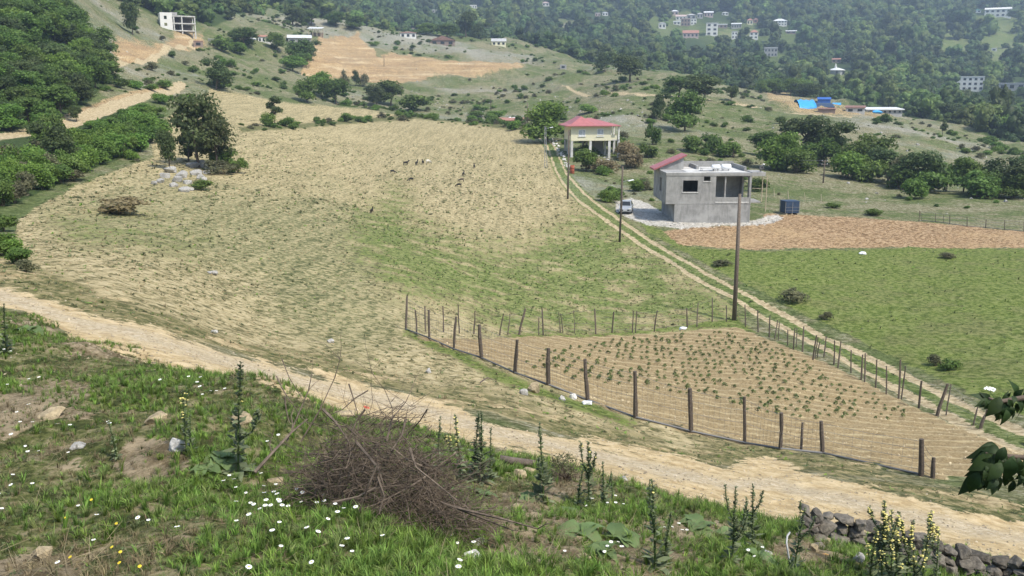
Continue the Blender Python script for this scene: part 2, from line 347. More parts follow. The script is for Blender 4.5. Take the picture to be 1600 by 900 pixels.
    gard = t.mix(t.mapr(t.math('ADD', row, t.math('MULTIPLY', t.math('SUBTRACT', gmix, .5), .35)), .50, .80, 0, .62, True), gard, t.ramp(gmix, [(.2, (0.12, 0.085, 0.043)), (.8, (0.225, 0.165, 0.088))]))
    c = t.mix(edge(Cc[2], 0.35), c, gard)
    verge = t.ramp(nf, [(0.28, (0.075, 0.08, 0.03)), (0.52, (0.165, 0.155, 0.065)), (0.75, (0.31, 0.255, 0.135))])
    vbare = t.ramp(nf, [(0.3, (0.30, 0.225, 0.12)), (0.7, (0.52, 0.41, 0.235))])
    verge = t.mix(t.mapr(nm, 0.52, 0.63, 0, 0.85, True), verge, vbare)
    c = t.mix(edge(Cc[0], 0.9), c, verge)
    c = t.mix(t.math('MULTIPLY', edge(Cc[3], 0.6), 0.7), c, grass)
    lane = t.ramp(nf, [(0.3, (0.28, 0.22, 0.12)), (0.7, (0.50, 0.41, 0.26))])
    c = t.mix(edge(D[0], 0.7), c, lane)
    bank = t.ramp(nf, [(0.3, (0.045, 0.055, 0.017)), (0.55, (0.115, 0.125, 0.042)), (0.78, (0.26, 0.22, 0.125))])
    bbare = t.ramp(nf, [(0.3, (0.13, 0.098, 0.055)), (0.7, (0.34, 0.27, 0.175))])
    bank = t.mix(t.math('MULTIPLY', edge(B[1], 0.9), 0.92), bank, bbare)
    c = t.mix(edge(B[0], 0.6), c, bank)
    tr = t.ramp(nf, [(0.28, (0.40, 0.295, 0.155)), (0.5, (0.51, 0.39, 0.215)), (0.75, (0.60, 0.475, 0.285))])
    trg = t.mix(0.55, t.ramp(nfine, [(0.3, (0.24, 0.195, 0.13)), (0.7, (0.58, 0.50, 0.37))]), t.ramp(peb, [(0.0, (0.27, 0.22, 0.14)), (0.6, (0.52, 0.44, 0.31)), (1.0, (0.70, 0.64, 0.53))]))
    tr = t.mix(t.mapr(t.math('ADD', t.math('MULTIPLY', B[1], 0.7), t.math('MULTIPLY', nm, 0.5)), 0.52, 0.9, 0, 0.6, True), tr, trg)
    c = t.mix(edge(A[0], 0.7), c, tr)
    t.color(c)
    h = t.math('MULTIPLY', t.math('ADD', nf, t.math('MULTIPLY', nfine, 0.35)), t.mapr(Cc[2], 0, 1, 1.0, 0.45))
    t.bump(h, 0.06, 0.6)
    return t.m

# ------------------------------------------------------------------ mesh helpers
def set_props(o, label=None, cat=None, group=None, kind=None):
    if label: o['label'] = label
    if cat: o['category'] = cat
    if group: o['group'] = group
    if kind: o['kind'] = kind
    return o

def mesh_np(name, V, F, mats, smooth=False, tint=None, midx=None):
    """V (n,3); F (m,k) array or list of arrays"""
    Fs = F if isinstance(F, list) else [F]
    Fs = [np.asarray(f, np.int32) for f in Fs if len(f)]
    me = bpy.data.meshes.new(name)
    nl = sum(f.size for f in Fs); nfc = sum(len(f) for f in Fs)
    me.vertices.add(len(V)); me.vertices.foreach_set('co', np.asarray(V, np.float32).ravel())
    me.loops.add(nl); me.loops.foreach_set('vertex_index', np.concatenate([f.ravel() for f in Fs]))
    me.polygons.add(nfc)
    tot = np.concatenate([np.full(len(f), f.shape[1], np.int32) for f in Fs])
    st = np.concatenate([[0], np.cumsum(tot)[:-1]]).astype(np.int32)
    me.polygons.foreach_set('loop_start', st); me.polygons.foreach_set('loop_total', tot)
    if midx is not None: me.polygons.foreach_set('material_index', np.asarray(midx, np.int32))
    if smooth: me.polygons.foreach_set('use_smooth', np.ones(nfc, bool))
    for m in (mats if isinstance(mats, (list, tuple)) else [mats]): me.materials.append(m)
    if tint is not None:
        a = me.attributes.new('tint', 'FLOAT', 'FACE'); a.data.foreach_set('value', np.asarray(tint, np.float32))
    me.update(calc_edges=True)
    return me

def link(name, me, parent=None, loc=None):
    o = bpy.data.objects.new(name, me); C.objects.link(o)
    if parent is not None: o.parent = parent
    if loc is not None: o.location = loc
    return o

def empty(name, loc, rz=0.0, label=None, cat=None, group=None):
    o = bpy.data.objects.new(name, None); C.objects.link(o); o.location = loc; o.rotation_euler = (0, 0, rz)
    o.empty_display_size = 0.3
    return set_props(o, label, cat, group)

def copy_tree(o, parent=None):
    c = o.copy(); C.objects.link(c)
    if parent is not None: c.parent = parent
    for ch in list(o.children): copy_tree(ch, c)
    return c

class BM:
    """collects boxes, tubes and lofts into one mesh"""
    def __init__(s): s.V = []; s.F = []; s.M = []
    def add(s, V, F, m=0):
        b = len(s.V); s.V += [tuple(v) for v in V]; s.F += [tuple(i + b for i in f) for f in F]; s.M += [m] * len(F); return s
    def box(s, x0, x1, y0, y1, z0, z1, m=0):
        V = [(x0,y0,z0),(x1,y0,z0),(x1,y1,z0),(x0,y1,z0),(x0,y0,z1),(x1,y0,z1),(x1,y1,z1),(x0,y1,z1)]
        return s.add(V, [(0,3,2,1),(4,5,6,7),(0,1,5,4),(1,2,6,5),(2,3,7,6),(3,0,4,7)], m)
    def prism(s, poly, axis, a, b, m=0):
        """poly: points in the two other axes, extruded from a to b along axis"""
        n = len(poly)
        def P(u, v, w): return {'x': (w, u, v), 'y': (u, w, v), 'z': (u, v, w)}[axis]
        V = [P(u, v, a) for u, v in poly] + [P(u, v, b) for u, v in poly]
        F = [tuple(range(n))[::-1], tuple(range(n, 2 * n))] + [(i, (i + 1) % n, n + (i + 1) % n, n + i) for i in range(n)]
        return s.add(V, F, m)
    def tube(s, pts, rad, n=6, m=0, cap=True):
        pts = [Vector(p) for p in pts]; rad = rad if isinstance(rad, (list, tuple)) else [rad] * len(pts)
        V = []; F = []
        up = Vector((0.13, 0.31, 1)).normalized()
        for i, p in enumerate(pts):
            d = (pts[min(i + 1, len(pts) - 1)] - pts[max(i - 1, 0)])
            d = d.normalized() if d.length > 1e-9 else Vector((0, 0, 1))
            a = d.cross(up if abs(d.dot(up)) < 0.95 else Vector((1, 0, 0))).normalized(); b = d.cross(a)
            for k in range(n):
                t = 2 * math.pi * k / n; V.append(p + (a * math.cos(t) + b * math.sin(t)) * rad[i])
        for i in range(len(pts) - 1):
            for k in range(n):
                F.append((i * n + k, i * n + (k + 1) % n, (i + 1) * n + (k + 1) % n, (i + 1) * n + k))
        if cap: F += [tuple(range(n))[::-1], tuple(range((len(pts) - 1) * n, len(pts) * n))]
        return s.add(V, F, m)
    def lathe(s, prof, n=10, m=0, c=(0, 0, 0)):
        V = []; F = []
        for r, z in prof:
            for k in range(n):
                t = 2 * math.pi * k / n; V.append((c[0] + r * math.cos(t), c[1] + r * math.sin(t), c[2] + z))
        for i in range(len(prof) - 1):
            for k in range(n):
                F.append((i * n + k, i * n + (k + 1) % n, (i + 1) * n + (k + 1) % n, (i + 1) * n + k))
        F += [tuple(range(n))[::-1], tuple(range((len(prof) - 1) * n, len(prof) * n))]
        return s.add(V, F, m)
    def mesh(s, name, mats, smooth=False):
        me = bpy.data.meshes.new(name); me.from_pydata(s.V, [], s.F); mats = mats if isinstance(mats, (list, tuple)) else [mats]
        [me.materials.append(q) for q in mats]
        if len(mats) > 1: me.polygons.foreach_set('material_index', s.M)
        if smooth: me.polygons.foreach_set('use_smooth', [True] * len(s.F))
        me.update(); return me
    def build(s, name, mats, parent=None, smooth=False): return link(name, s.mesh(name, mats, smooth), parent)

def cellwall(w, h, t, holes, hf=None):
    """upright wall in x-z, thickness t along +y, with rectangular holes: one closed mesh"""
    xs = sorted({0.0, w} | {v for o in holes for v in (o[0], o[1])}); zs = sorted({0.0, h} | {v for o in holes for v in (o[2], o[3])})
    nx, nz = len(xs) - 1, len(zs) - 1
    def solid(i, j):
        if not (0 <= i < nx and 0 <= j < nz): return False
        cx = (xs[i] + xs[i + 1]) / 2; cz = (zs[j] + zs[j + 1]) / 2
        return not any(o[0] < cx < o[1] and o[2] < cz < o[3] for o in holes)
    V = {}; L = []; F = []
    def v(i, y, j):
        k = (i, y, j)
        if k not in V: V[k] = len(L); L.append((xs[i], t * y, zs[j] if hf is None else zs[j] * (hf(xs[i]) if j == nz else 1)))
        return V[k]
    for i in range(nx):
        for j in range(nz):
            if not solid(i, j): continue
            F.append((v(i,0,j), v(i+1,0,j), v(i+1,0,j+1), v(i,0,j+1))); F.append((v(i,1,j), v(i,1,j+1), v(i+1,1,j+1), v(i+1,1,j)))
            if not solid(i-1,j): F.append((v(i,0,j), v(i,0,j+1), v(i,1,j+1), v(i,1,j)))
            if not solid(i+1,j): F.append((v(i+1,0,j), v(i+1,1,j), v(i+1,1,j+1), v(i+1,0,j+1)))
            if not solid(i,j-1): F.append((v(i,0,j), v(i,1,j), v(i+1,1,j), v(i+1,0,j)))
            if not solid(i,j+1): F.append((v(i,0,j+1), v(i+1,0,j+1), v(i+1,1,j+1), v(i,1,j+1)))
    return L, F

def xform(V, M): return [tuple(M @ Vector(v)) for v in V]

# ------------------------------------------------------------------ the ground itself
GM = ground_material()
def _axis(segs):
    out = [segs[0][0]]
    for a, b, n in segs: out += list(np.exp(np.linspace(math.log(a), math.log(b), n + 1))[1:])
    return np.array(out)
RR = _axis([(0.6, 3.5, 14), (3.5, 13, 150), (13, 30, 130), (30, 66, 230), (66, 130, 120), (130, 650, 190), (650, 3300, 90)])
_in = np.radians(np.linspace(-35.5, 35.5, 580)); _out = np.radians(np.concatenate([np.linspace(37, 70, 18), np.linspace(76, 180, 15)]))
AA = np.concatenate([-_out[::-1], _in, _out])
GX = RR[:, None] * np.sin(AA)[None]; GY = RR[:, None] * np.cos(AA)[None]
GZ0 = base_h(GX, GY)
_px, _py, _r, ZN = zones(GX.ravel(), GY.ravel(), GZ0.ravel())
ZN = {k: np.asarray(v, np.float32).reshape(GX.shape) for k, v in ZN.items()}
PXg = _px.reshape(GX.shape); PYg = _py.reshape(GX.shape); Rg = _r.reshape(GX.shape)
cult = np.clip(ZN['field'] + ZN['meadow'] + ZN['plot'] + ZN['garden'] + ZN['gravel'] + ZN['lanegrass'] + ZN['verge'] + ZN['track'], 0, 1)
wild = np.clip((Rg - 120) / 120, 0, 1) * (1 - cult)
_rot = math.radians(-9)
_u = -GX * math.sin(_rot) + GY * math.cos(_rot) + 0.5 * vnoise(GX / 11, GY / 11, 9)
FURROW = 1.2
relief = (ZN['bank'] * (0.16 * fbm(GX / 1.6, GY / 1.6, 4, 11) * np.clip(Rg / 5, 0.2, 1))
    + ZN['track'] * 0.035 * fbm(GX / .5, GY / .5, 2, 13)
    + (1 - ZN['track']) * (1 - ZN['bank']) * cult * (0.10 * fbm(GX / 5, GY / 5, 3, 15) + 0.035 * fbm(GX / .45, GY / .45, 2, 16))
    + ZN['garden'] * (0.07 * np.cos(2 * math.pi * _u / FURROW) + 0.02 * vnoise(GX * 4, GY * 4, 18))
    + ZN['plot'] * 0.10 * fbm(GX / .6, GY / .6, 3, 19)
    + wild * np.clip(Rg / 300, 0.3, 2.2) * 1.5 * fbm(GX / 26, GY / 26, 5, 21) + wild * 0.25 * fbm(GX / 2.5, GY / 2.5, 2, 25)
    - ZN['lane'] * 0.06 - ZN['road2'] * 0.2 + ZN['verge'] * 0.04 * fbm(GX / .8, GY / .8, 3, 27)
    + ZN['terr'] * (2.0 * np.clip(fbm(GX / 70, GY / 10, 2, 29), -1, 1) + .35 * fbm(GX / 4, GY / 4, 3, 31)))
GZ = GZ0 + relief
_la = np.log(RR)
def H(x, y):
    x = np.atleast_1d(np.asarray(x, float)); y = np.atleast_1d(np.asarray(y, float))
    r = np.maximum(np.hypot(x, y), 0.61); ph = np.arctan2(x, y)
    return bilin(GZ, np.interp(np.log(r), _la, np.arange(len(RR))), np.interp(ph, AA, np.arange(len(AA))))
def at(px, py, dmin=2.5, dmax=3000):
    """the point of the land seen at a spot of the photograph"""
    a, b, c = ray(px, py); d = np.exp(np.linspace(math.log(dmin), math.log(dmax), 4000))
    x = a / b * d; z = c / b * d
    h = H(x, d); k = np.argmax(z < h)
    if not (z < h).any(): k = len(d) - 1
    elif k > 0:
        e0 = z[k - 1] - h[k - 1]; e1 = h[k] - z[k]; f = e0 / max(e0 + e1, 1e-9); dd = d[k - 1] + (d[k] - d[k - 1]) * f
        return Vector((a / b * dd, dd, float(H(a / b * dd, dd)[0])))
    return Vector((x[k], d[k], h[k]))
def atd(px, py, d):
    """the point of a sight line at distance d"""
    a, b, c = ray(px, py); return Vector((a / b * d, d, c / b * d))
def ground(px, d):
    a, b, c = ray(px, 300); x = a / b * d; return Vector((x, d, float(H(x, d)[0])))
def height_to(p, py):
    """height above p of the point straight over it that shows at row py"""
    k = (450 - py) / FOC; z = p.y * (k * CT - ST) / (CT + k * ST); return z - p.z
def scale_at(p): return (p.y * CT - p.z * ST) / FOC      # metres per photo pixel

# far woods: where the land is wooded
def wooded(px, py, r, x, y):
    w = np.zeros(np.shape(px))
    n = fbm(np.asarray(x) / 55, np.asarray(y) / 55, 3, 41)
    lim = np.interp(px, [-400, 300, 420, 520, 640, 800, 930, 1050, 1200, 1300, 1400, 1500, 1600, 2200], [330, 380, 560, 620, 640, 640, 560, 540, 520, 470, 400, 370, 330, 300])
    w = np.clip((r - lim) / 20, 0, 1)
    return w * (n > -0.95), n
WOOD, _n = wooded(PXg, PYg, Rg, GX, GY)
# lighter clearings of the far slopes
def clearing(px, py, r):
    v = np.zeros(np.shape(px))
    for (cx, cy, rx, ry, s) in [(1040, 45, 60, 22, .6), (1150, 52, 70, 18, .5), (1545, 60, 90, 34, .9), (1320, 122, 34, 9, .8), (1500, 82, 60, 12, .6), (1230, 60, 60, 14, .5), (1215, 95, 30, 12, .5), (1395, 118, 26, 7, .7), (1080, 108, 40, 8, .8), (1400, 90, 60, 12, .4)]:
        v = np.maximum(v, s * np.clip(1.6 - ((px - cx) / rx) ** 2 - ((py - cy) / ry) ** 2, 0, 1))
    return v * (r > 400)
CLEAR = clearing(PXg, PYg, Rg)
LEFTWOOD = [(-700,-400),(55,-60),(70,5),(110,28),(150,70),(168,95),(178,128),(150,150),(118,178),(95,198),(40,205),(0,215),(-700,330)]
lw = soft(poly_sd(_px, _py, LEFTWOOD).reshape(GX.shape), 6) * (Rg > 100) * (Rg < 420)
SHRUBBANK = [(60,205),(110,200),(180,172),(250,180),(250,205),(225,235),(150,262),(80,292),(20,320),(-60,345),(-60,235)]
lw = np.maximum(lw, soft(poly_sd(_px, _py, SHRUBBANK).reshape(GX.shape), 6) * (Rg > 60) * (Rg < 220))
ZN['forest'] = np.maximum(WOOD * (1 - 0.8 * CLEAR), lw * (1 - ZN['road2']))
ridge = 1 - np.clip(np.abs(line_d(_px, _py, [((a[0] + b[0]) / 2, (a[1] * .62 + b[1] * .38)) for a, b in zip(TR_UP[1:-2], [min(TR_LO, key=lambda q: abs(q[0] - a[0]) + .0 * q[1]) for a in TR_UP[1:-2]])], 40).reshape(GX.shape)) / 24, 0, 1)

def bare_of(x, y):
    px, py = project(x, y, base_h(x, y)); v = fbm(x / 0.9, y / 0.9, 3, 61) * .55 + fbm(x / 3.0, y / 3.0, 2, 65) * .5
    for cx, cy, rx, ry in [(95,615,60,22),(30,645,50,20),(60,870,80,35),(120,690,40,14),(870,850,110,45),(1010,880,90,30),(800,800,60,50),(1240,880,60,20),(240,720,60,20),(1050,840,80,20),(900,760,60,16)]:
        v = np.maximum(v, .75 * np.clip(1.5 - ((px - cx) / rx) ** 2 - ((py - cy) / ry) ** 2, 0, 1) + v * .5)
    return v
def ground_sheet():
    nr, na = GX.shape
    idx = np.arange(nr * na).reshape(nr, na)
    a = idx[:-1, :-1]; b = idx[:-1, 1:]; c = idx[1:, 1:]; d = idx[1:, :-1]
    F = np.stack([a, b, c, d], -1).reshape(-1, 4)[:, ::-1]
    V = np.stack([GX, GY, GZ], -1).reshape(-1, 3)
    # normals of the whole sheet, so that the pieces meet without a seam
    fn = np.cross(V[F[:, 2]] - V[F[:, 0]], V[F[:, 3]] - V[F[:, 1]])
    VN = np.zeros_like(V)
    for k in range(4): np.add.at(VN, F[:, k], fn)
    VN /= np.maximum(np.linalg.norm(VN, axis=1, keepdims=True), 1e-9)
    z = {k: v.ravel() for k, v in ZN.items()}
    za = np.stack([z['track'], np.maximum(z['green'], CLEAR.ravel() * 1.1), z['plot'], z['gravel']], 1)
    bareM = np.clip((bare_of(GX, GY).ravel() - .16) * 1.9, 0, .95)
    zb = np.stack([z['bank'], np.where(z['track'] > .35, ridge.ravel(), bareM), np.maximum(z['terr'], z['road_cut'] * .8), z['field']], 1)
    strip = z['strip']
    zc = np.stack([np.maximum(z['verge'], 0), np.maximum(z['meadow'], strip * .75), z['garden'], z['lanegrass']], 1)
    GG = [(90,335),(200,300),(300,290),(420,300),(520,300),(570,360),(600,440),(640,500),(560,560),(450,520),(380,440),(250,400),(150,380)]
    dens = soft(poly_sd(_px, _py, GG), 60) * (Rg.ravel() < 130) * 0.85
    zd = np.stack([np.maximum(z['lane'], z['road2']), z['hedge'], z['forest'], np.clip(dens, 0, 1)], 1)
    # which piece of the setting each face belongs to
    fm = lambda k: z[k][F].mean(1)
    cls = np.zeros(len(F), int)                       # hillside
    order = [('forest', 2, .5), ('field', 3, .5), ('terr', 4, .5), ('meadow', 5, .5), ('plot', 6, .5), ('gravel', 7, .5), ('verge', 12, .5), ('garden', 8, .5), ('lane', 9, .5), ('road2', 10, .5), ('bank', 1, .5), ('track', 11, .5)]
    for k, i, th in order: cls[fm(k) > th] = i
    names = ['hillside', 'grassy_bank', 'forest_floor', 'stubble_field', 'terrace_ground', 'meadow_ground', 'ploughed_field', 'gravel_yard', 'vegetable_field', 'farm_track', 'hill_road', 'dirt_road', 'road_verge']
    for i, nm in enumerate(names):
        f = F[cls == i]
        if not len(f): continue
        used = np.unique(f); remap = np.zeros(len(V), np.int32); remap[used] = np.arange(len(used))
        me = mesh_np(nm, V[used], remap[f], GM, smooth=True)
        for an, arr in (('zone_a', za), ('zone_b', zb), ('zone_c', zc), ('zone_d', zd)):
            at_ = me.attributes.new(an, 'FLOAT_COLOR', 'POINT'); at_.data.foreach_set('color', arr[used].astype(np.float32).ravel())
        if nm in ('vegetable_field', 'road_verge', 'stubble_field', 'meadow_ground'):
            ar = me.attributes.new('furrow_strip', 'FLOAT', 'POINT'); ar.data.foreach_set('value', (0.5 - 0.5 * np.cos(2 * math.pi * (_u.ravel()[used] / FURROW - .22))).astype(np.float32))
        me.normals_split_custom_set_from_vertices(VN[used].astype(np.float32).tolist())
        set_props(link(nm, me), kind='structure')
ground_sheet()
# ------------------------------------------------------------------ plants: leaf clouds, crowns, trunks
MT = {}
MT['leaf_mid'] = leafmat('leaf_mid', (0.0475, 0.0850, 0.0175), (0.1562, 0.2375, 0.0500))
MT['leaf_dark'] = leafmat('leaf_dark', (0.0392, 0.0644, 0.0210), (0.1260, 0.1708, 0.0560))
MT['leaf_lush'] = leafmat('leaf_lush', (0.0672, 0.1277, 0.0202), (0.1882, 0.3024, 0.0538))
MT['leaf_grey'] = leafmat('leaf_grey', (0.0720, 0.0780, 0.0396), (0.2040, 0.1980, 0.1020))
MT['leaf_far'] = leafmat('leaf_far', (0.0504, 0.0912, 0.0240), (0.1680, 0.2460, 0.0720), orand=1.0, patch=True)
MT['leaf_dry'] = leafmat('leaf_dry', (0.13, 0.105, 0.05), (0.32, 0.26, 0.14))
MT['leaf_loose'] = leafmat('leaf_loose', (0.05, 0.07, 0.024), (0.135, 0.165, 0.06))
MT['crop_leaf'] = leafmat('crop_leaf', (0.07, 0.10, 0.03), (0.16, 0.21, 0.065))
MT['straw'] = simple('straw', (0.29, 0.235, 0.14), 0.9, 0.2, 8, 0.0, objrand=0.55)
MT['bark'] = simple('bark', (0.13, 0.10, 0.075), 0.9, 0.35, 9, 0.02)
MT['wood'] = simple('weathered_wood', (0.155, 0.125, 0.10), 0.9, 0.4, 14, 0.01, objrand=0.45)
MT['twig'] = simple('twig', (0.165, 0.128, 0.096), 0.9, 0.6, 22, 0.0, objrand=0.45)
MT['twig_dark'] = simple('twig_dark', (0.115, 0.088, 0.064), 0.9, 0.65, 30, 0.0)
MT['grass'] = leafmat('grass', (0.0767, 0.1401, 0.0236), (0.2065, 0.3318, 0.0619), (0.24, 0.21, 0.095), 0.3, 0.6, 0.9)
MT['dry_grass'] = leafmat('dry_grass', (0.13, 0.10, 0.05), (0.30, 0.25, 0.14), None, 0.2, 0.8, 0.8)
MT['weed'] = leafmat('weed', (0.0633, 0.0805, 0.0322), (0.1552, 0.1840, 0.0759), None, 0.2, 0.7, 0.8)
MT['mullein'] = leafmat('mullein', (0.0660, 0.0876, 0.0432), (0.2040, 0.2400, 0.1260), None, 0.15, 0.7, 0.3)
MT['burdock'] = leafmat('burdock', (0.10, 0.15, 0.055), (0.17, 0.24, 0.09), None, 0.3, 0.6, 0.3)
MT['walnut'] = leafmat('walnut', (0.014, 0.028, 0.009), (0.034, 0.064, 0.016), None, 0.25, 0.6, 0.5)
MT['white_petal'] = simple('white_petal', (0.82, 0.82, 0.78), 0.6, 0.04)
MT['yellow_petal'] = simple('yellow_petal', (0.72, 0.55, 0.04), 0.6, 0.15)
MT['pale_yellow'] = simple('pale_yellow', (0.60, 0.53, 0.17), 0.6, 0.15)
MT['red_petal'] = simple('red_petal', (0.55, 0.04, 0.02), 0.6, 0.1)
MT['orange_petal'] = simple('orange_petal', (0.7, 0.25, 0.03), 0.6, 0.1)
MT['stem'] = simple('stem', (0.08, 0.12, 0.035), 0.8, 0.2)
MT['limestone'] = simple('limestone', (0.40, 0.385, 0.35), 0.95, 0.42, 9, 0.04, objrand=0.3)
MT['white_stone'] = simple('white_stone', (0.54, 0.52, 0.48), 0.95, 0.38, 14, 0.03)
MT['tan_stone'] = simple('tan_stone', (0.38, 0.305, 0.19), 0.95, 0.45, 16, 0.03, objrand=0.2)
MT['wall_stone'] = simple('wall_stone', (0.17, 0.15, 0.12), 0.95, 0.5, 16, 0.03, objrand=0.45)
MT['pebble'] = simple('pebble', (0.50, 0.42, 0.29), 0.95, 0.2, 8, 0.0, objrand=0.6)
MT['clod_pale'] = simple('clod_pale', (0.55, 0.45, 0.29), 0.95, 0.15, 8, 0.0, objrand=0.3)
MT['clod'] = simple('clod', (0.40, 0.30, 0.165), 0.95, 0.2, 8, 0.0, objrand=0.55)

def rvec(rng, n):
    v = rng.normal(size=(n, 3)); return v / np.linalg.norm(v, axis=1, keepdims=True)

def leaf_cloud(n, blobs, size, seed, up=0.35, inner=0.55):
    """n leaf-sized faces spread through the shells of several blobs"""
    rng = np.random.default_rng(seed); B = np.array(blobs, float)
    w = (B[:, 3] * B[:, 4] * B[:, 5]) ** (2 / 3); k = rng.choice(len(B), n, p=w / w.sum())
    d = rvec(rng, n); d[:, 2] = np.where((d[:, 2] < -0.5), -d[:, 2] * 0.6, d[:, 2])
    rad = inner + (1 - inner) * rng.random(n) ** 0.6 + rng.normal(size=n) * 0.07
    P = B[k, :3] + d * B[k, 3:6] * rad[:, None]
    N = d * 0.7 + rvec(rng, n) * 0.8; N[:, 2] += up; N /= np.linalg.norm(N, axis=1, keepdims=True)
    T = np.cross(N, rvec(rng, n)); T /= np.maximum(np.linalg.norm(T, axis=1, keepdims=True), 1e-6); U = np.cross(N, T)
    s = size * (0.55 + 0.9 * rng.random(n))[:, None]
    V = np.stack([P - T * s * .62, P - U * s * .34 + N * s * .08, P + T * s * .62, P + U * s * .34 + N * s * .08], 1).reshape(-1, 3)
    F = np.arange(4 * n).reshape(n, 4)
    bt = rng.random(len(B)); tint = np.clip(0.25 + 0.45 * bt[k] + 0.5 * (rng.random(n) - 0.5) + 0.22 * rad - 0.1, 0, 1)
    return V, F, tint

def core_blobs(blobs, k, seed):
    """rough solid hearts of the blobs, so that a crown is not see-through all over"""
    rng = np.random.default_rng(seed); Vs, Fs = [], []; b0 = 0
    for b in blobs:
        nu, nv = 6, 4; V = []
        for j in range(nv + 1):
            th = math.pi * j / nv
            for i in range(nu):
                ph = 2 * math.pi * (i + .5 * (j % 2)) / nu; q = k * (0.75 + 0.5 * rng.random())
                V.append((b[0] + b[3] * q * math.sin(th) * math.cos(ph), b[1] + b[4] * q * math.sin(th) * math.sin(ph), b[2] + b[5] * q * math.cos(th)))
        for j in range(nv):
            for i in range(nu): Fs.append((b0 + j * nu + i, b0 + j * nu + (i + 1) % nu, b0 + (j + 1) * nu + (i + 1) % nu, b0 + (j + 1) * nu + i))
        Vs += V; b0 += len(V)
    return np.array(Vs), np.array(Fs)

def crown_mesh(name, blobs, n, size, seed, mat, core=0.5, up=0.35, inner=0.55):
    V, F, t = leaf_cloud(n, blobs, size, seed, up, inner)
    if core:
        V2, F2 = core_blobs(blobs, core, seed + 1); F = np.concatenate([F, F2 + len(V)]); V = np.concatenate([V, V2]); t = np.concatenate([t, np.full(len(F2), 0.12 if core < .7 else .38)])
    return mesh_np(name, V, F, mat, tint=t)

def blobs_round(rng, h, w, base, n):
    out = []
    for i in range(n):
        a = rng.random() * 6.283; q = math.sqrt(rng.random()) * 0.62
        z = base + (h - base) * (0.14 + 0.66 * rng.random()); e = 1 - 0.55 * max(0, (z / h - 0.55) / 0.45)
        r = w * (0.18 + 0.16 * rng.random())
        out.append((math.cos(a) * q * w * .5 * e * 1.25, math.sin(a) * q * w * .5 * e * 1.25, min(z, h - r * .8), r, r, r * (0.7 + .3 * rng.random())))
    return out
def blobs_pine(rng, h, w, base, n):
    out = []
    for i in range(n):
        f = (i + rng.random() * .6) / n; z = base + (h - base) * f; a = rng.random() * 6.283
        q = (1 - f) ** 0.7 * w * .34 * (0.4 + .8 * rng.random()); r = w * (0.10 + 0.13 * (1 - f))
        out.append((math.cos(a) * q, math.sin(a) * q, min(z, h - .2), r * 1.25, r * 1.25, r * .6))
    return out
def trunk_mesh(name, blobs, h, r0, seed, stems=1):
    rng = random.Random(seed); b = BM()
    top = max(B[2] for B in blobs)
    for s in range(stems):
        lean = (rng.uniform(-.1, .1) * h * (1 if stems == 1 else 2.2), rng.uniform(-.1, .1) * h * (1 if stems == 1 else 2.2)); x0 = 0 if stems == 1 else rng.uniform(-.2, .2)
        pts = [(x0 + lean[0] * t, lean[1] * t, -0.3 + (top * .9 + .3) * t) for t in (0, .12, .35, .65, 1)]
        b.tube(pts, [r0 * 1.25, r0, r0 * .8, r0 * .5, r0 * .15], 6)
        if stems == 1:
            for B in blobs[:6]:
                f = min(0.8, max(.25, B[2] / top - .25)); p = Vector((lean[0] * f, lean[1] * f, top * .9 * f)); q = Vector(B[:3])
                b.tube([p, p.lerp(q, .5) + Vector((0, 0, .05 * h)), q], [r0 * .45, r0 * .3, r0 * .08], 5)
    return b.mesh(name, MT['bark'], True)

TREES = {}          # kind -> list of (crown mesh, trunk mesh, height, width)
def make_kind(kind, nvar, h, w, base, nblob, n, size, mat, r0, stems=1, fn=blobs_round, core=0.5, up=.35):
    TREES[kind] = []
    for v in range(nvar):
        rng = random.Random(hash((len(TREES), v)) & 0xffff); bl = fn(rng, h, w, base, nblob)
        cm_ = crown_mesh('crown', bl, n, size, 100 * len(TREES) + v, MT[mat], core, up); co = np.empty(len(cm_.vertices) * 3, np.float32); cm_.vertices.foreach_get('co', co); co = co.reshape(-1, 3)
        wa = (np.percentile(co[:, 0], 97) - np.percentile(co[:, 0], 3) + np.percentile(co[:, 1], 97) - np.percentile(co[:, 1], 3)) / 2
        TREES[kind].append((cm_, trunk_mesh('trunk', bl, h, r0, v + 5, stems), float(np.percentile(co[:, 2], 99)), float(wa)))
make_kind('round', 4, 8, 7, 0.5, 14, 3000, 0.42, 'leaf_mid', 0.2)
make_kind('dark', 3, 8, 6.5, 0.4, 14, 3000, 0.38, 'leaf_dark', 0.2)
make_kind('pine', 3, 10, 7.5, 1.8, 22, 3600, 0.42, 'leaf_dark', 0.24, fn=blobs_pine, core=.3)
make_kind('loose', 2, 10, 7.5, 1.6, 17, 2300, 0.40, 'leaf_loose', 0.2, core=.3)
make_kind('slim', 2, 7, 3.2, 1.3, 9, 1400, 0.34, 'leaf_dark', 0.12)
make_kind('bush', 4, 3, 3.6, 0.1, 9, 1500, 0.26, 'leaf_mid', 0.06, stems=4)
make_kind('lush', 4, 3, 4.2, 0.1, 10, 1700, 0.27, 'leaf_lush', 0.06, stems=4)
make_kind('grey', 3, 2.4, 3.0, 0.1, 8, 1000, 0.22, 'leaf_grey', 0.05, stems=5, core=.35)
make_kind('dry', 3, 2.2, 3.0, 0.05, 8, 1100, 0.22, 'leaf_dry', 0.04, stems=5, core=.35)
make_kind('lushtree', 3, 8, 7, 0.4, 15, 3200, 0.42, 'leaf_lush', 0.2)

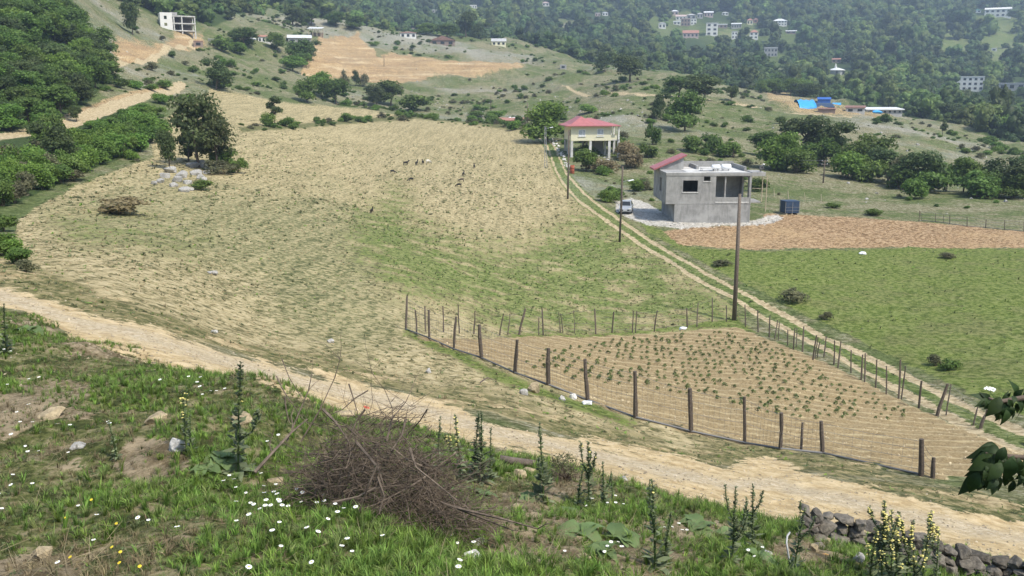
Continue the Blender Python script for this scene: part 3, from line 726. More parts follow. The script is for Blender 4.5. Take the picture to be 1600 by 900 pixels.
def plant(name, cat, label, p, h, w, kind, var, group=None, rz=None):
    cr, tk, h0, w0 = TREES[kind][var % len(TREES[kind])]
    e = empty(name, p, R.uniform(0, 6.28) if rz is None else rz, label, cat, group)
    e.scale = (w / w0, w / w0, h / h0)
    link('crown', cr, e); link('trunk', tk, e)
    return e
def plant_px(px, pb, hpx, wpx, kind, label, name=None, cat=None, group=None, d=None, dmin=40, var=None):
    p = at(px, pb, dmin) if d is None else ground(px, d)
    s = scale_at(p)
    nm = name or ('shrub' if kind in ('bush', 'lush', 'grey') else 'pine_tree' if kind == 'pine' else 'broadleaf_tree')
    return plant(nm, cat or nm.split('_')[-1], label, p, hpx * s * 1.06, wpx * s, kind, R.randrange(9) if var is None else var, group)

# ------------------------------------------------------------------ scattered stuff: one object each, copies by geometry nodes
def scatter(name, label, P, ROT, SCL, IDX, meshes):
    me = bpy.data.meshes.new(name); me.vertices.add(len(P)); me.vertices.foreach_set('co', np.asarray(P, np.float32).ravel())
    for an, ty, key, arr in (('rot', 'FLOAT_VECTOR', 'vector', ROT), ('scl', 'FLOAT_VECTOR', 'vector', SCL), ('idx', 'INT', 'value', IDX)):
        a = me.attributes.new(an, ty, 'POINT'); a.data.foreach_set(key, np.asarray(arr, np.int32 if ty == 'INT' else np.float32).ravel())
    o = link(name, me)
    g = bpy.data.node_groups.new(name, 'GeometryNodeTree')
    g.interface.new_socket('Geometry', in_out='INPUT', socket_type='NodeSocketGeometry'); g.interface.new_socket('Geometry', in_out='OUTPUT', socket_type='NodeSocketGeometry')
    nd = g.nodes; lk = g.links; gi = nd.new('NodeGroupInput'); go = nd.new('NodeGroupOutput')
    ins = nd.new('GeometryNodeInstanceOnPoints'); gti = nd.new('GeometryNodeGeometryToInstance')
    for m in reversed(meshes):
        src = bpy.data.objects.new(name + '_source', m); oi = nd.new('GeometryNodeObjectInfo'); oi.inputs['Object'].default_value = src
        lk.new(oi.outputs['Geometry'], gti.inputs[0])
    lk.new(gi.outputs[0], ins.inputs['Points']); lk.new(gti.outputs[0], ins.inputs['Instance']); ins.inputs['Pick Instance'].default_value = True
    for an, ty, sock in (('rot', 'FLOAT_VECTOR', 'Rotation'), ('scl', 'FLOAT_VECTOR', 'Scale'), ('idx', 'INT', 'Instance Index')):
        a = nd.new('GeometryNodeInputNamedAttribute'); a.data_type = ty; a.inputs['Name'].default_value = an
        out = [q for q in a.outputs if q.enabled and q.name == 'Attribute'][0]
        lk.new(out, ins.inputs[sock])
    lk.new(ins.outputs[0], go.inputs[0])
    md = o.modifiers.new('scatter', 'NODES'); md.node_group = g
    set_props(o, label, None, None, 'stuff')
    return o

def tuft(seed, n, h, spread, width, mat, bend=0.5, flat=0.0):
    rng = np.random.default_rng(seed); V = []; F = []; t = []
    for i in range(n):
        a = rng.random() * 6.283; r0 = spread * .35 * rng.random(); ln = h * (0.45 + .75 * rng.random()); b = bend * (0.3 + rng.random())
        d = np.array([math.cos(a), math.sin(a), 0]); sd = np.array([-math.sin(a), math.cos(a), 0]) * width * (0.6 + .8 * rng.random())
        base = d * r0; k = len(V)
        m = base + d * ln * b * .3 + np.array([0, 0, ln * .6 * (1 - flat)]); e = base + d * ln * b + np.array([0, 0, ln * (1 - .35 * b) * (1 - flat)])
        V += [base - sd, base + sd, m + sd * .8, m - sd * .8, e]; F.append((k, k + 1, k + 2, k + 3)); F.append((k + 3, k + 2, k + 4, k + 4)); tt = rng.random(); t += [tt, tt]
    V = np.array(V); Fq = np.array([f for f in F if f[2] != f[3]]); Ft = np.array([f[:3] for f in F if f[2] == f[3]])
    return mesh_np('tuft', V, [Fq, Ft], MT[mat], tint=t[::2] + t[1::2])
def rosette(seed, n, ln, wd, mat, lift=0.35):
    rng = np.random.default_rng(seed); V = []; F = []; t = []
    for i in range(n):
        a = rng.random() * 6.283; l = ln * (0.5 + .7 * rng.random()); z = l * lift * (0.4 + rng.random())
        d = np.array([math.cos(a), math.sin(a), 0]); s = np.array([-math.sin(a), math.cos(a), 0]) * wd * (.7 + .6 * rng.random()); k = len(V)
        V += [d * l * .05, d * l * .55 - s + [0, 0, z], d * l + [0, 0, z * .5], d * l * .55 + s + [0, 0, z]]; F.append((k, k + 1, k + 2, k + 3)); t.append(rng.random())
    return mesh_np('rosette', np.array(V), np.array(F), MT[mat], tint=t)
def stone_mesh(seed, mat, sx=1.0, sy=1.0, sz=0.7, sub=1, rough=0.28):
    """a broken stone: the hull of a few points, roughened when it shows large"""
    from mathutils import noise
    rng = random.Random(seed); bm = bmesh.new()
    for k in range(13 if sub < 2 else 20):
        v = Vector((rng.gauss(0, 1), rng.gauss(0, 1), rng.gauss(0, 1))).normalized() * .5 * rng.uniform(.86, 1.12)
        for ax in range(3):
            if abs(v[ax]) > .36: v[ax] = math.copysign(.36 + (abs(v[ax]) - .36) * .4, v[ax])
        bm.verts.new(v)
    r = bmesh.ops.convex_hull(bm, input=bm.verts[:])
    bmesh.ops.delete(bm, geom=list({g for g in r['geom_interior'] + r['geom_unused'] if isinstance(g, bmesh.types.BMVert)}), context='VERTS')
    if sub >= 2:
        bmesh.ops.bevel(bm, geom=bm.edges[:], offset=.035, segments=1, affect='EDGES', clamp_overlap=True)
        bmesh.ops.triangulate(bm, faces=bm.faces[:])
        off = Vector((rng.random() * 50, rng.random() * 50, rng.random() * 50))
        if sub >= 3: bmesh.ops.subdivide_edges(bm, edges=bm.edges[:], cuts=1, use_grid_fill=True)
        for v in bm.verts: v.co *= 1 + noise.noise(v.co * 4 + off) * rough * .45
    for v in bm.verts: v.co = Vector((v.co.x * sx * 1.15, v.co.y * sy * 1.15, v.co.z * sz * 1.25))
    me = bpy.data.meshes.new('stone'); bm.to_mesh(me); bm.free(); me.materials.append(MT[mat]); return me

def zval(name, x, y):
    r = np.maximum(np.hypot(x, y), 0.61); ph = np.arctan2(x, y)
    return bilin(ZN[name], np.interp(np.log(r), _la, np.arange(len(RR))), np.interp(ph, AA, np.arange(len(AA))))
def polar(n, r0, r1, half=36, power=0.0):
    """random spots of the land in view; power 1: even over the ground, 0: denser near"""
    u = RNG.random(n)
    r = (r0 ** (power + 1) + u * (r1 ** (power + 1) - r0 ** (power + 1))) ** (1 / (power + 1)) if power > -1 else np.exp(np.log(r0) + u * math.log(r1 / r0))
    ph = np.radians(half) * (2 * RNG.random(n) - 1); return r * np.sin(ph), r * np.cos(ph)
def rots(n, tilt=0.15): return np.stack([RNG.normal(size=n) * tilt, RNG.normal(size=n) * tilt, RNG.random(n) * 6.283], 1)
def sc3(s, jz=0.2): return np.stack([s, s, s * (1 + jz * RNG.normal(size=len(s)))], 1)
# ------------------------------------------------------------------ ground cover
HOUSES = []
def cover():
    # grass of the near bank
    x, y = polar(78000, 2.6, 25, 38, -0.15)
    b = zval('bank', x, y); g = fbm(x / 2.2, y / 2.2, 3, 71); bare = bare_of(x, y)
    keep = (b > 0.5) & (RNG.random(len(x)) < np.clip(1.0 - 1.5 * np.clip(bare - 0.24, 0, 1), 0.45, 1))
    x, y, g, bare = x[keep], y[keep], g[keep], bare[keep]; n = len(x)
    q = RNG.random(n); lush = g * .9 + 0.40 * RNG.normal(size=n) - np.clip(bare, -.2, 1) * .75 + .08
    idx = np.where(lush > 0.12, (q * 4).astype(int), np.where(lush > -0.55, 4 + (q * 3).astype(int), 7 + (q * 3).astype(int)))
    s = (0.30 + 0.38 * RNG.random(n)) * np.where(lush > 0.12, 1.05, 0.85) * np.where(y > 9, 1.15, 1.0)
    src = [tuft(1, 22, .16, .09, .0045, 'grass', .55), tuft(2, 26, .13, .11, .004, 'grass', .7), tuft(3, 18, .20, .07, .005, 'grass', .5), tuft(4, 24, .11, .12, .0045, 'grass', .9),
           tuft(5, 20, .09, .12, .004, 'weed', .9), rosette(6, 12, .07, .014, 'weed', .5), tuft(7, 16, .12, .08, .004, 'grass', .8),
           tuft(8, 20, .11, .10, .0032, 'dry_grass', .9), tuft(9, 16, .16, .08, .003, 'dry_grass', .6), rosette(10, 14, .06, .012, 'weed', .4)]
    scatter('grass', 'green and dry grass covering the near bank', np.stack([x, y, H(x, y) - .01], 1), rots(n), sc3(s), idx, src)
    # dead stems lying about the bank
    x, y = polar(8500, 2.8, 22, 37, 0.1); k = (zval('bank', x, y) > .5) & (RNG.random(len(x)) < np.clip(.35 + 1.2 * (bare_of(x, y) - .1), .12, 1)); x, y = x[k], y[k]; n = len(x)
    def straw(seed):
        rng = random.Random(seed); b = BM()
        for q in range(7):
            a = rng.random() * 6.283; c = Vector((rng.uniform(-.07, .07), rng.uniform(-.07, .07), .006 + rng.random() * .02)); d = Vector((math.cos(a), math.sin(a), rng.uniform(-.05, .25))) * rng.uniform(.04, .10)
            b.tube([c, c + d, c + d * 1.9 + Vector((0, 0, rng.uniform(-.01, .02)))], [.0016, .0013, .0008], 3, cap=False)
        return b.mesh('straw', MT['straw'])
    scatter('straw', 'dead stems and straw lying in the grass of the near bank', np.stack([x, y, H(x, y)], 1), rots(n, .2), sc3(.45 + .6 * RNG.random(n)), (RNG.random(n) * 4).astype(int), [straw(i) for i in range(4)])
    # weeds and tufts on the stubble, the verges and the meadow
    x, y = polar(90000, 15, 190, 37, 0.0)
    f = zval('field', x, y); v = zval('verge', x, y); m = zval('meadow', x, y); lg = zval('lanegrass', x, y); ga = zval('garden', x, y); gr = zval('green', x, y); tk = zval('track', x, y); pl = zval('plot', x, y); ln = zval('lane', x, y)
    nz = fbm(x / 7, y / 7, 3, 81)
    pr = np.maximum.reduce([f * (0.22 + 0.22 * nz + .35 * gr) * (ga < .4), v * .5, m * .12, lg * .2]) * (tk < .3) * (pl < .4) * (ln < .4)
    k = RNG.random(len(x)) < pr; x, y = x[k], y[k]; gr = np.maximum(gr, np.maximum(m, lg))[k]; vv = v[k]; n = len(x)
    idx = np.where(RNG.random(n) < 0.30 + .55 * gr, (RNG.random(n) * 3).astype(int), 3 + (RNG.random(n) * 3).astype(int))
    s = (0.5 + .8 * RNG.random(n) ** 2) * np.clip(np.hypot(x, y) / 45, .75, 1.9) * np.where(gr > .4, .8, 1)
    src = [tuft(21, 10, .11, .14, .010, 'grass', .9), rosette(22, 10, .13, .035, 'grass', .5), tuft(23, 9, .14, .12, .010, 'weed', .8),
           rosette(24, 9, .13, .03, 'weed', .45), tuft(25, 9, .14, .12, .009, 'dry_grass', .9), rosette(26, 10, .12, .03, 'weed', .6)]
    scatter('weeds', 'low weeds and grass tufts dotting the stubble and the verges', np.stack([x, y, H(x, y) - .01], 1), rots(n), sc3(s), idx, src)
    # clods and stones of the fields
    x, y = polar(52000, 15, 150, 37, 0.0)
    pr = np.maximum.reduce([zval('field', x, y) * (.5 - .4 * zval('green', x, y)) , zval('garden', x, y) * .08, zval('plot', x, y) * 1.0, zval('verge', x, y) * .15]) * (zval('track', x, y) < .3) * (zval('meadow', x, y) < .3)
    k = RNG.random(len(x)) < pr; x, y = x[k], y[k]; n = len(x)
    s = (.03 + .08 * RNG.random(n) ** 3) * np.clip(np.hypot(x, y) / 45, .8, 1.7)
    scatter('clods', 'clods of dry soil lying on the tilled fields', np.stack([x, y, H(x, y)], 1), rots(n, .6), sc3(s), (RNG.random(n) * 4).astype(int), [stone_mesh(i, 'clod') for i in range(4)])
    # dry clods thrown up along the garden ridges
    n0 = 60000; x, y = polar(n0, 22, 66, 34, 0.3); ca, sa = math.cos(_rot), math.sin(_rot)
    u = -x * sa + y * ca + .5 * vnoise(x / 11, y / 11, 9); fr = u / FURROW - np.round(u / FURROW)
    k = (zval('garden', x, y) > .8) & (np.abs(fr) < .16 + .05 * RNG.normal(size=n0)) & (RNG.random(n0) < .35); x, y = x[k], y[k]; n = len(x); print('ridge clods', n)
    s = .035 + .075 * RNG.random(n) ** 2
    scatter('ridge_clods', 'dry pale clods along the ridges of the tilled garden', np.stack([x, y, H(x, y)], 1), rots(n, .6), sc3(s), (RNG.random(n) * 4).astype(int), [stone_mesh(50 + i, 'clod_pale') for i in range(4)])
    # road metal
    x, y = polar(52000, 12, 42, 38, 0.0); tk = zval('track', x, y); bk = zval('bank', x, y)
    k = RNG.random(len(x)) < np.maximum(tk * .4, bk * (.03 + .35 * np.clip(bare_of(x, y) - .2, 0, 1)) + .02 * zval('verge', x, y)); x, y = x[k], y[k]; n = len(x)
    s = .018 + .06 * RNG.random(n) ** 4
    scatter('gravel', 'loose gravel on the dirt road', np.stack([x, y, H(x, y)], 1), rots(n, .6), sc3(s), (RNG.random(n) * 4).astype(int), [stone_mesh(10 + i, 'pebble') for i in range(4)])
    # scrub and stones of the hillsides
    x, y = polar(30000, 85, 620, 37, 0.25)
    cu = np.maximum.reduce([zval(q, x, y) for q in ('field', 'meadow', 'plot', 'gravel', 'lane', 'road2', 'lanegrass', 'garden', 'verge', 'track')])
    te = zval('terr', x, y); he = zval('hedge', x, y); fo = zval('forest', x, y); nz = fbm(x / 24, y / 24, 4, 91)
    px, py = project(x, y, H(x, y)); pr = np.clip(.12 + .42 * nz, .012, .65) * np.where((px > 1170) & (py > 262), .12, 1) * (cu < .25) * (te < .2) * (fo < .5) + he * .6
    k = RNG.random(len(x)) < pr; x, y = x[k], y[k]; n = len(x); print('scrub', n)
    s = .18 + .75 * RNG.random(n) ** 2.4
    src = [TREES[q][i][0] for q, i in (('bush', 0), ('bush', 1), ('grey', 0), ('lush', 1), ('grey', 2), ('lush', 0))]
    scatter('scrub', 'low scrub dotting the dry hillsides', np.stack([x, y, H(x, y) - .1], 1), rots(n, .05), sc3(s) * np.array([1.15, 1.15, .8]), (RNG.random(n) * 6).astype(int), src)
    x, y = polar(16000, 110, 520, 36, 0.1); nz = fbm(x / 18, y / 18, 3, 95)
    cu = np.maximum.reduce([zval(q, x, y) for q in ('field', 'meadow', 'plot', 'gravel', 'lane', 'road2', 'garden')])
    px, py = project(x, y, H(x, y))
    rocky = soft(poly_sd(px, py, [(640,130),(700,124),(800,126),(860,150),(1010,160),(1020,200),(960,190),(840,190),(740,180),(650,165)]), 10) + soft(poly_sd(px, py, [(1180,175),(1300,185),(1440,225),(1560,255),(1500,270),(1350,230),(1200,200)]), 10) + soft(poly_sd(px, py, [(560,50),(660,52),(760,62),(720,75),(600,66)]), 6) + soft(poly_sd(px, py, [(140,50),(200,70),(215,95),(150,95)]), 8)
    k = (RNG.random(len(x)) < np.clip(.04 + .12 * nz + .45 * rocky, .01, .8)) & (cu < .2) & (zval('forest', x, y) < .4); x, y = x[k], y[k]; n = len(x); print('stones', n)
    s = .25 + .9 * RNG.random(n) ** 4
    scatter('stones', 'grey stones lying about the dry hillsides', np.stack([x, y, H(x, y) - .05], 1), rots(n, .5), sc3(s), (RNG.random(n) * 4).astype(int), [stone_mesh(20 + i, 'limestone') for i in range(4)])
def far_wood():
    # the far woods
    x, y = polar(19000, 300, 2600, 36, -0.25)
    px, py = project(x, y, H(x, y)); r = np.hypot(x, y); w, nz = wooded(px, py, r, x, y); cl = clearing(px, py, r)
    k = (RNG.random(len(x)) < w * (1 - .88 * cl)) & (py > -90)
    for hx0, hx1, hd in HOUSES: k &= ~((px > hx0 - 8) & (px < hx1 + 8) & (y > hd - 150) & (y < hd + 24))
    x, y, r = x[k], y[k], r[k]; n = len(x); print('wood', n)
    s = (.75 + .95 * RNG.random(n) ** 1.8) * np.clip(r / 800, .75, 1.7) * (1 + .3 * nz[k])
    meshes = []
    for i in range(6):
        rng = random.Random(300 + i); bl = blobs_round(rng, 9, 8.5, 0.2, 7)
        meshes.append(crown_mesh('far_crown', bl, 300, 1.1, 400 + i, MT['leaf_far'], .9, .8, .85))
    scatter('wood', 'dense green woods covering the far valley and mountain', np.stack([x, y, H(x, y) - .4], 1), rots(n, .04), sc3(s), (RNG.random(n) * 6).astype(int), meshes)
cover()

# ------------------------------------------------------------------ trees and bushes, one by one
TREE_LIST = [
 (314,236,106,72,'loose','tall loose tree standing on the rock outcrop in the stubble field',108,1),(342,234,76,50,'loose','lower loose crowned tree joined to the right of the tall outcrop tree',107,0),
 (268,262,56,26,'dark','narrow dark bush tree left of the tall tree on the outcrop',104,0),
 (298,243,66,40,'dark','dark leafy tree behind the left side of the tall outcrop tree',112,1),
 (350,240,26,40,'bush','low dark growth under the right side of the outcrop trees',110,2),
 (430,196,41,20,'slim','small lone slim tree by the field edge above the stubble',None,0),
 (338,140,44,36,'dark','dark round tree right of the end of the left hill road',None,1),
 (207,54,46,22,'dark','lone dark tree on the bare cut slope left of the white frame building',None,2),
 (88,245,62,52,'dark','dark grey green tree below the left hill road',95,1),
 (855,212,56,58,'lushtree','bright green tree standing left of the yellow house',195,0),
 (915,268,32,30,'lushtree','small round green tree in front of the yellow house',None,1),
 (1070,205,56,46,'round','dense green tree on the dry slope behind the concrete house',None,0),
 (1033,186,38,22,'dark','small dark tree left of the dense green tree on the dry slope',None,1),
 (1019,226,30,20,'bush','upright bush on the slope above the concrete house',None,0),
 (1100,156,36,50,'dark','broad dark tree beside the hill path above the dry slope',None,2),
 (1060,152,30,36,'round','rounded tree left of the broad dark tree by the hill path',None,2),
 (1180,131,22,19,'dark','lone small tree with a bare trunk in a far clearing',600,0),
 (1142,158,22,16,'dark','thin dark tree right of the hill path trees',None,0),
 (984,128,38,44,'dark','dark tree at the near edge of the valley wood, left of the hill path trees',None,0),
 (946,112,28,24,'dark','small dark tree on the ridge, left end of the valley wood edge',None,1),
 (1222,292,62,44,'lushtree','light green tree at the left end of the tree row behind the water tank',165,2),
 (1192,262,40,46,'round','leafy tree beyond the right corner of the concrete house',185,1),
 (1252,272,70,62,'dark','tall dark tree behind the power pole on the meadow slope',185,0),
 (1300,282,74,56,'dark','dark tree just right of the power pole on the slope',178,1),
 (1352,298,66,58,'round','broad green tree in the middle of the row at the foot of the slope',168,3),
 (1330,300,46,40,'lushtree','lighter green low tree in front of the row at the foot of the slope',160,1),
 (1385,312,58,50,'dark','dark rounded tree right of the middle of the row on the slope',160,2),
 (1436,322,66,52,'dark','dark tree at the right end of the row above the wire fence',150,0),
 (1408,316,44,40,'grey','grey leaved tree with a pale trunk between two dark trees',154,0),
 (1505,334,58,38,'round','upright green tree behind the wire fence at right',148,1),
 (1478,332,36,34,'bush','low bush left of the upright tree behind the wire fence',148,2),
 (1560,338,62,52,'dark','tall dark tree behind the wire fence near the right edge of the meadow',146,1),
 (1602,344,60,60,'dark','dark tree at the right edge behind the wire fence',142,2),
 (1535,342,36,40,'bush','low dark green bush between the trees behind the wire fence',143,3),
 (1585,348,40,48,'round','green bushy tree in front of the rightmost dark tree',140,0),
 (480,160,34,28,'round','green tree at the left end of the tree row below the orange terraces',None,0),
 (502,152,36,30,'lushtree','taller light tree second in the row below the orange terraces',None,1),
 (526,163,36,34,'round','rounded tree third in the row below the orange terraces',None,1),
 (610,166,36,40,'round','broad green tree at the right of the row below the orange terraces',None,2),
 (645,172,22,36,'bush','low bush at the right end of the row below the orange terraces',None,1),
 (588,166,30,26,'dark','dark green tree in the middle of the row below the orange terraces',None,2),
 (539,136,24,13,'grey','pale grey bare tree on the lower edge of the orange terraces',None,0),
 (556,134,22,12,'dark','thin dark conifer on the lower edge of the orange terraces',None,1),
 (567,135,18,12,'grey','small pale tree right of the thin conifer on the terraces',None,2),
 (470,100,34,36,'round','green tree below the shed with the pale roof',None,0),
 (458,112,22,34,'lushtree','bright low tree at the left foot of the orange terraces',None,1),
 (487,92,26,26,'dark','dark tree right of the shed with the pale roof',None,1),
 (432,80,26,22,'round','tree between the pink roofed house and the pale roofed shed',None,1),
 (458,40,26,30,'dark','dark tree left of the open sided barn on the ridge',None,2),
 (486,40,22,26,'round','round tree touching the left side of the ridge barn',None,2),
 (525,41,20,26,'round','round tree right of the open sided barn on the ridge',None,3),
 (555,45,18,26,'round','low tree second to the right of the ridge barn',None,0),
 (666,54,16,26,'lushtree','small bright tree right of the white house on the ridge',None,0),
 (698,58,18,32,'round','leafy tree in front of the brown roofed house on the ridge',None,1),
 (728,58,36,28,'dark','tall dark tree right of the brown roofed house on the ridge',None,0),
 (752,62,24,24,'dark','dark tree left of the small porch house on the ridge',None,1),
 (382,74,28,34,'round','rounded tree below the bare cut at the white frame building',None,2),
 (348,80,22,30,'bush','low bush in front of the grey stone hut on the left hill',None,0),
 (372,84,16,24,'lushtree','bright bush just left of the pink roofed house',None,2),
 (190,334,22,64,'dry','low grey brown bush growing round stones in the stubble field',None,0),
 (172,332,14,40,'bush','low green clump at the left of the grey bush in the field',None,1),
 (374,240,22,24,'bush','low bush at the right end of the outcrop',107,0),
 (312,296,14,26,'bush','small green bush in front of the outcrop rocks',None,1),
 (350,258,20,40,'grey','dull undergrowth below the right side of the outcrop tree',105,1),
 (120,190,22,16,'dark','dark bush on the bank above the left hill road',None,0),
 (238,110,12,18,'grey','small grey bush beside the upper hill road',None,0),
 (1300,325,8,20,'bush','low dark bush on the pale slope behind the ploughed field',None,0),
 (1112,238,26,30,'bush','dark bush on the slope right behind the concrete house roof',None,2),
 (1085,238,24,30,'bush','green bush beside the sloping red roof of the concrete house',None,3),
 (1145,246,22,36,'lush','bright bush behind the flat roof of the concrete house',None,0),
 (962,238,26,20,'bush','bush at the right side of the yellow house',None,1),
 (978,250,26,34,'dry','brownish bush between the yellow house and the concrete house',None,2),
 (940,268,18,44,'dry','tall dry brush in front of the yellow house yard',None,1),
 (988,262,20,34,'dry','tall dry brush left of the concrete house',None,0),
 (1010,246,20,26,'bush','green bush left of the sloping red roof',None,0),
 (920,176,12,24,'lush','low green bush above the red roof of the yellow house',None,1),
 (776,184,10,24,'lush','low green bush at the far crest of the stubble field',None,2),
 (745,183,9,22,'lush','small green bush left along the far crest of the stubble field',None,3),
 (1472,214,24,10,'slim','thin lone tree on the dry spur below the sheds',None,1),
 (1128,415,9,26,'grey','low dull weed clump beside the farm track in the meadow',None,0),
 (1240,472,20,36,'grey','tall yellowish weed clump in the meadow beside the farm track',None,3),
 (1288,500,12,18,'grey','small yellowish weed in the meadow right of the tall clump',None,1),
 (1463,572,16,18,'grey','small leafy weed in the meadow above the leaning posts',None,2),
 (1484,578,14,26,'bush','low leafy weed right of the leaning posts in the meadow',None,2),
 (1485,404,8,20,'grey','low brownish weed clump far out in the meadow',None,2),
 (1275,303,40,52,'bush','bushy growth under the dark tree at the power pole',176,0),(1322,312,36,46,'lush','bright bush between the trees in the middle of the row',160,1),(1362,318,34,48,'bush','dense bush at the foot of the broad green tree in the row',158,2),(1408,326,34,42,'bush','bush at the lower right of the tree row on the slope',150,3),(1452,334,30,40,'bush','bush at the far right foot of the tree row',146,1),(1530,350,36,52,'bush','wide bush under the trees behind the wire fence',141,0),(1212,298,40,52,'lush','bright bush at the left foot of the tree row behind the container',164,2),(1242,303,34,44,'bush','bush left of the power pole below the tree row',162,3),
]
TREE_LIST = [(a, b, c * (.86 if a > 1180 and 240 < b < 352 and k in ('dark', 'round', 'lushtree') else 1), d * (.98 if a > 1180 and 240 < b < 352 and k in ('dark', 'round', 'lushtree') else 1), k, l, e, f) for a, b, c, d, k, l, e, f in TREE_LIST]
for q in TREE_LIST:
    px, pb, hp, wp, kind, lab, d, var = q
    nm = ('weed_clump' if 'weed' in lab else 'shrub' if kind in ('bush', 'lush', 'grey') and 'tree' not in lab else None)
    plant_px(px, pb, hp, wp, kind, lab, name=nm, cat='weed' if nm == 'weed_clump' else None, d=d, var=var)

def masses():
    # the close wood on the slope at the left
    pts = []
    tries = 0
    while len(pts) < 120 and tries < 5000:
        tries += 1; px = R.uniform(-60, 176); py = R.uniform(-75, 208)
        sd = poly_sd(np.array([px]), np.array([py]), LEFTWOOD)[0]
        if sd < 3 or (py > 196 and px > 60): continue
        if any((px - a) ** 2 + ((py - b) * 1.3) ** 2 < 14 ** 2 for a, b in pts): continue
        pts.append((px, py))
    for px, py in pts:
        k = R.choice(['round', 'round', 'dark', 'lushtree', 'round'])
        plant_px(px, py, R.uniform(30, 46), R.uniform(30, 46), k, 'bushy green tree in the dense wood on the left slope', group='trees of the wood on the left slope', dmin=90)
    # the bright shrubs below the left road
    pts = []; tries = 0
    while len(pts) < 75 and tries < 5000:
        tries += 1; px = R.uniform(-20, 250); py = R.uniform(172, 335)
        if poly_sd(np.array([px]), np.array([py]), SHRUBBANK)[0] < 0 or (px > 88 and py - 46 < np.interp(px, [88, 110, 160, 220], [206, 200, 182, 160])) or (px < 60 and py - 46 < 214): continue
        if any((px - a) ** 2 + ((py - b) * 1.5) ** 2 < 14 ** 2 for a, b in pts): continue
        pts.append((px, py))
    for px, py in pts:
        k = 'lush' if (px > 105 or (px < 70 and py < 300)) and R.random() < .85 else R.choice(['bush', 'grey', 'bush'])
        plant_px(px, py, R.uniform(24, 38), R.uniform(26, 40), k, 'leafy shrub in the thicket below the left hill road', group='shrubs of the thicket below the left road', dmin=50)
    for i in range(34):
        px = R.uniform(92, 250); lo = np.interp(px, [88, 110, 160, 220, 250], [211, 205, 187, 166, 160]); py = lo + R.uniform(3, 30)
        if poly_sd(np.array([px]), np.array([py]), SHRUBBANK)[0] < -4: continue
        plant_px(px, py, R.uniform(7, 13), R.uniform(18, 28), R.choice(['lush', 'bush', 'lush']), 'low leafy growth on the bank just below the left hill road', group='low growth below the left hill road', dmin=50)
    for px, py, k in [(5, 385, 'lush'), (16, 398, 'lush'), (-8, 400, 'bush'), (26, 412, 'bush'), (8, 362, 'bush'), (40, 425, 'grey')]:
        plant_px(px, py, R.uniform(18, 26), R.uniform(28, 40), k, 'leafy shrub at the left corner of the stubble field', group='shrubs at the left corner of the field', dmin=28)
    # wood edge along the valley at right
    pts = []; tries = 0
    while len(pts) < 110 and tries < 9000:
        tries += 1; d = R.uniform(300, 620); px = R.uniform(1130, 1640); p = ground(px, d)
        a, b = project(p.x, p.y, p.z)
        if poly_sd(np.array([a]), np.array([b]), [(1180,150),(1300,158),(1430,176),(1600,226),(1660,240),(1660,130),(1500,100),(1300,110),(1180,130)])[0] < 0: continue
        if d < np.interp(px, [1130, 1250, 1400, 1600], [470, 440, 400, 310]): continue
        if any((p.x - u) ** 2 + (p.y - v) ** 2 < 36 for u, v in pts): continue
        pts.append((p.x, p.y))
        k = R.choice(['round', 'lushtree', 'dark', 'round']); h = R.uniform(5, 9)
        plant('broadleaf_tree', 'tree', 'green tree on the near edge of the valley wood at right', p, h, h * R.uniform(.8, 1.1), k, R.randrange(9), 'trees on the near edge of the valley wood')
masses()
# ------------------------------------------------------------------ buildings
MT['concrete'] = None
def concrete_mat(name, base, streak=True):
    t = NT(name, 0.9); p = t.pos(); mp = t.n('ShaderNodeMapping'); mp.inputs['Scale'].default_value = (1.3, 1.3, 0.22); t.t.links.new(p, mp.inputs[0])
    a = t.noise(1.1, 7, 0.62, p); s = t.noise(1.6, 5, 0.6, mp.outputs[0]); f = t.noise(14, 4, 0.6, p)
    d = tuple(c * .62 for c in base); l = tuple(c * 1.22 for c in base)
    c = t.ramp(t.math('ADD', t.math('MULTIPLY', a, .6), t.math('MULTIPLY', s, .4 if streak else .1)), [(.36, d), (.52, base), (.66, l)])
    c = t.mix(t.mapr(s, .53, .66, 0, .6 if streak else 0, True), c, tuple(c_ * .45 for c_ in base))
    b2 = t.noise(.45, 4, .6, p); c = t.mix(t.mapr(b2, .5, .66, 0, .5, True), c, tuple(min(.8, c_ * 1.45) for c_ in base))
    c = t.mix(t.mapr(f, .35, .65, 0, .25), c, l)
    t.color(c); t.bump(f, .01); return t.m
MT['concrete'] = concrete_mat('concrete', (0.30, 0.295, 0.28))
MT['concrete_pale'] = concrete_mat('concrete_pale', (0.52, 0.51, 0.48))
MT['red_roof'] = simple('red_roof', (0.37, 0.135, 0.135), 0.5, 0.12, 1.5, objrand=0)
MT['yellow_wall'] = simple('yellow_wall', (0.68, 0.645, 0.46), 0.9, 0.07, 1.2)
MT['white_wall'] = simple('white_wall', (0.66, 0.65, 0.61), 0.9, 0.12, .8)
MT['grey_wall'] = simple('grey_wall', (0.34, 0.335, 0.32), 0.9, 0.2, .8)
MT['pink_wall'] = simple('pink_wall', (0.46, 0.36, 0.33), 0.9, 0.15, .8)
MT['brown_wall'] = simple('brown_wall', (0.25, 0.19, 0.16), 0.9, 0.25, 1.0)
MT['orange_roof'] = simple('orange_roof', (0.34, 0.175, 0.13), 0.8, 0.25, 1.2)
MT['brown_roof'] = simple('brown_roof', (0.22, 0.13, 0.105), 0.8, 0.25, 1.2)
MT['pale_roof'] = simple('pale_roof', (0.60, 0.61, 0.60), 0.6, 0.1, .6)
MT['grey_roof'] = simple('grey_roof', (0.40, 0.40, 0.39), 0.7, 0.18, .8)
MT['teal_roof'] = simple('teal_roof', (0.20, 0.45, 0.40), 0.6, 0.1, .8)
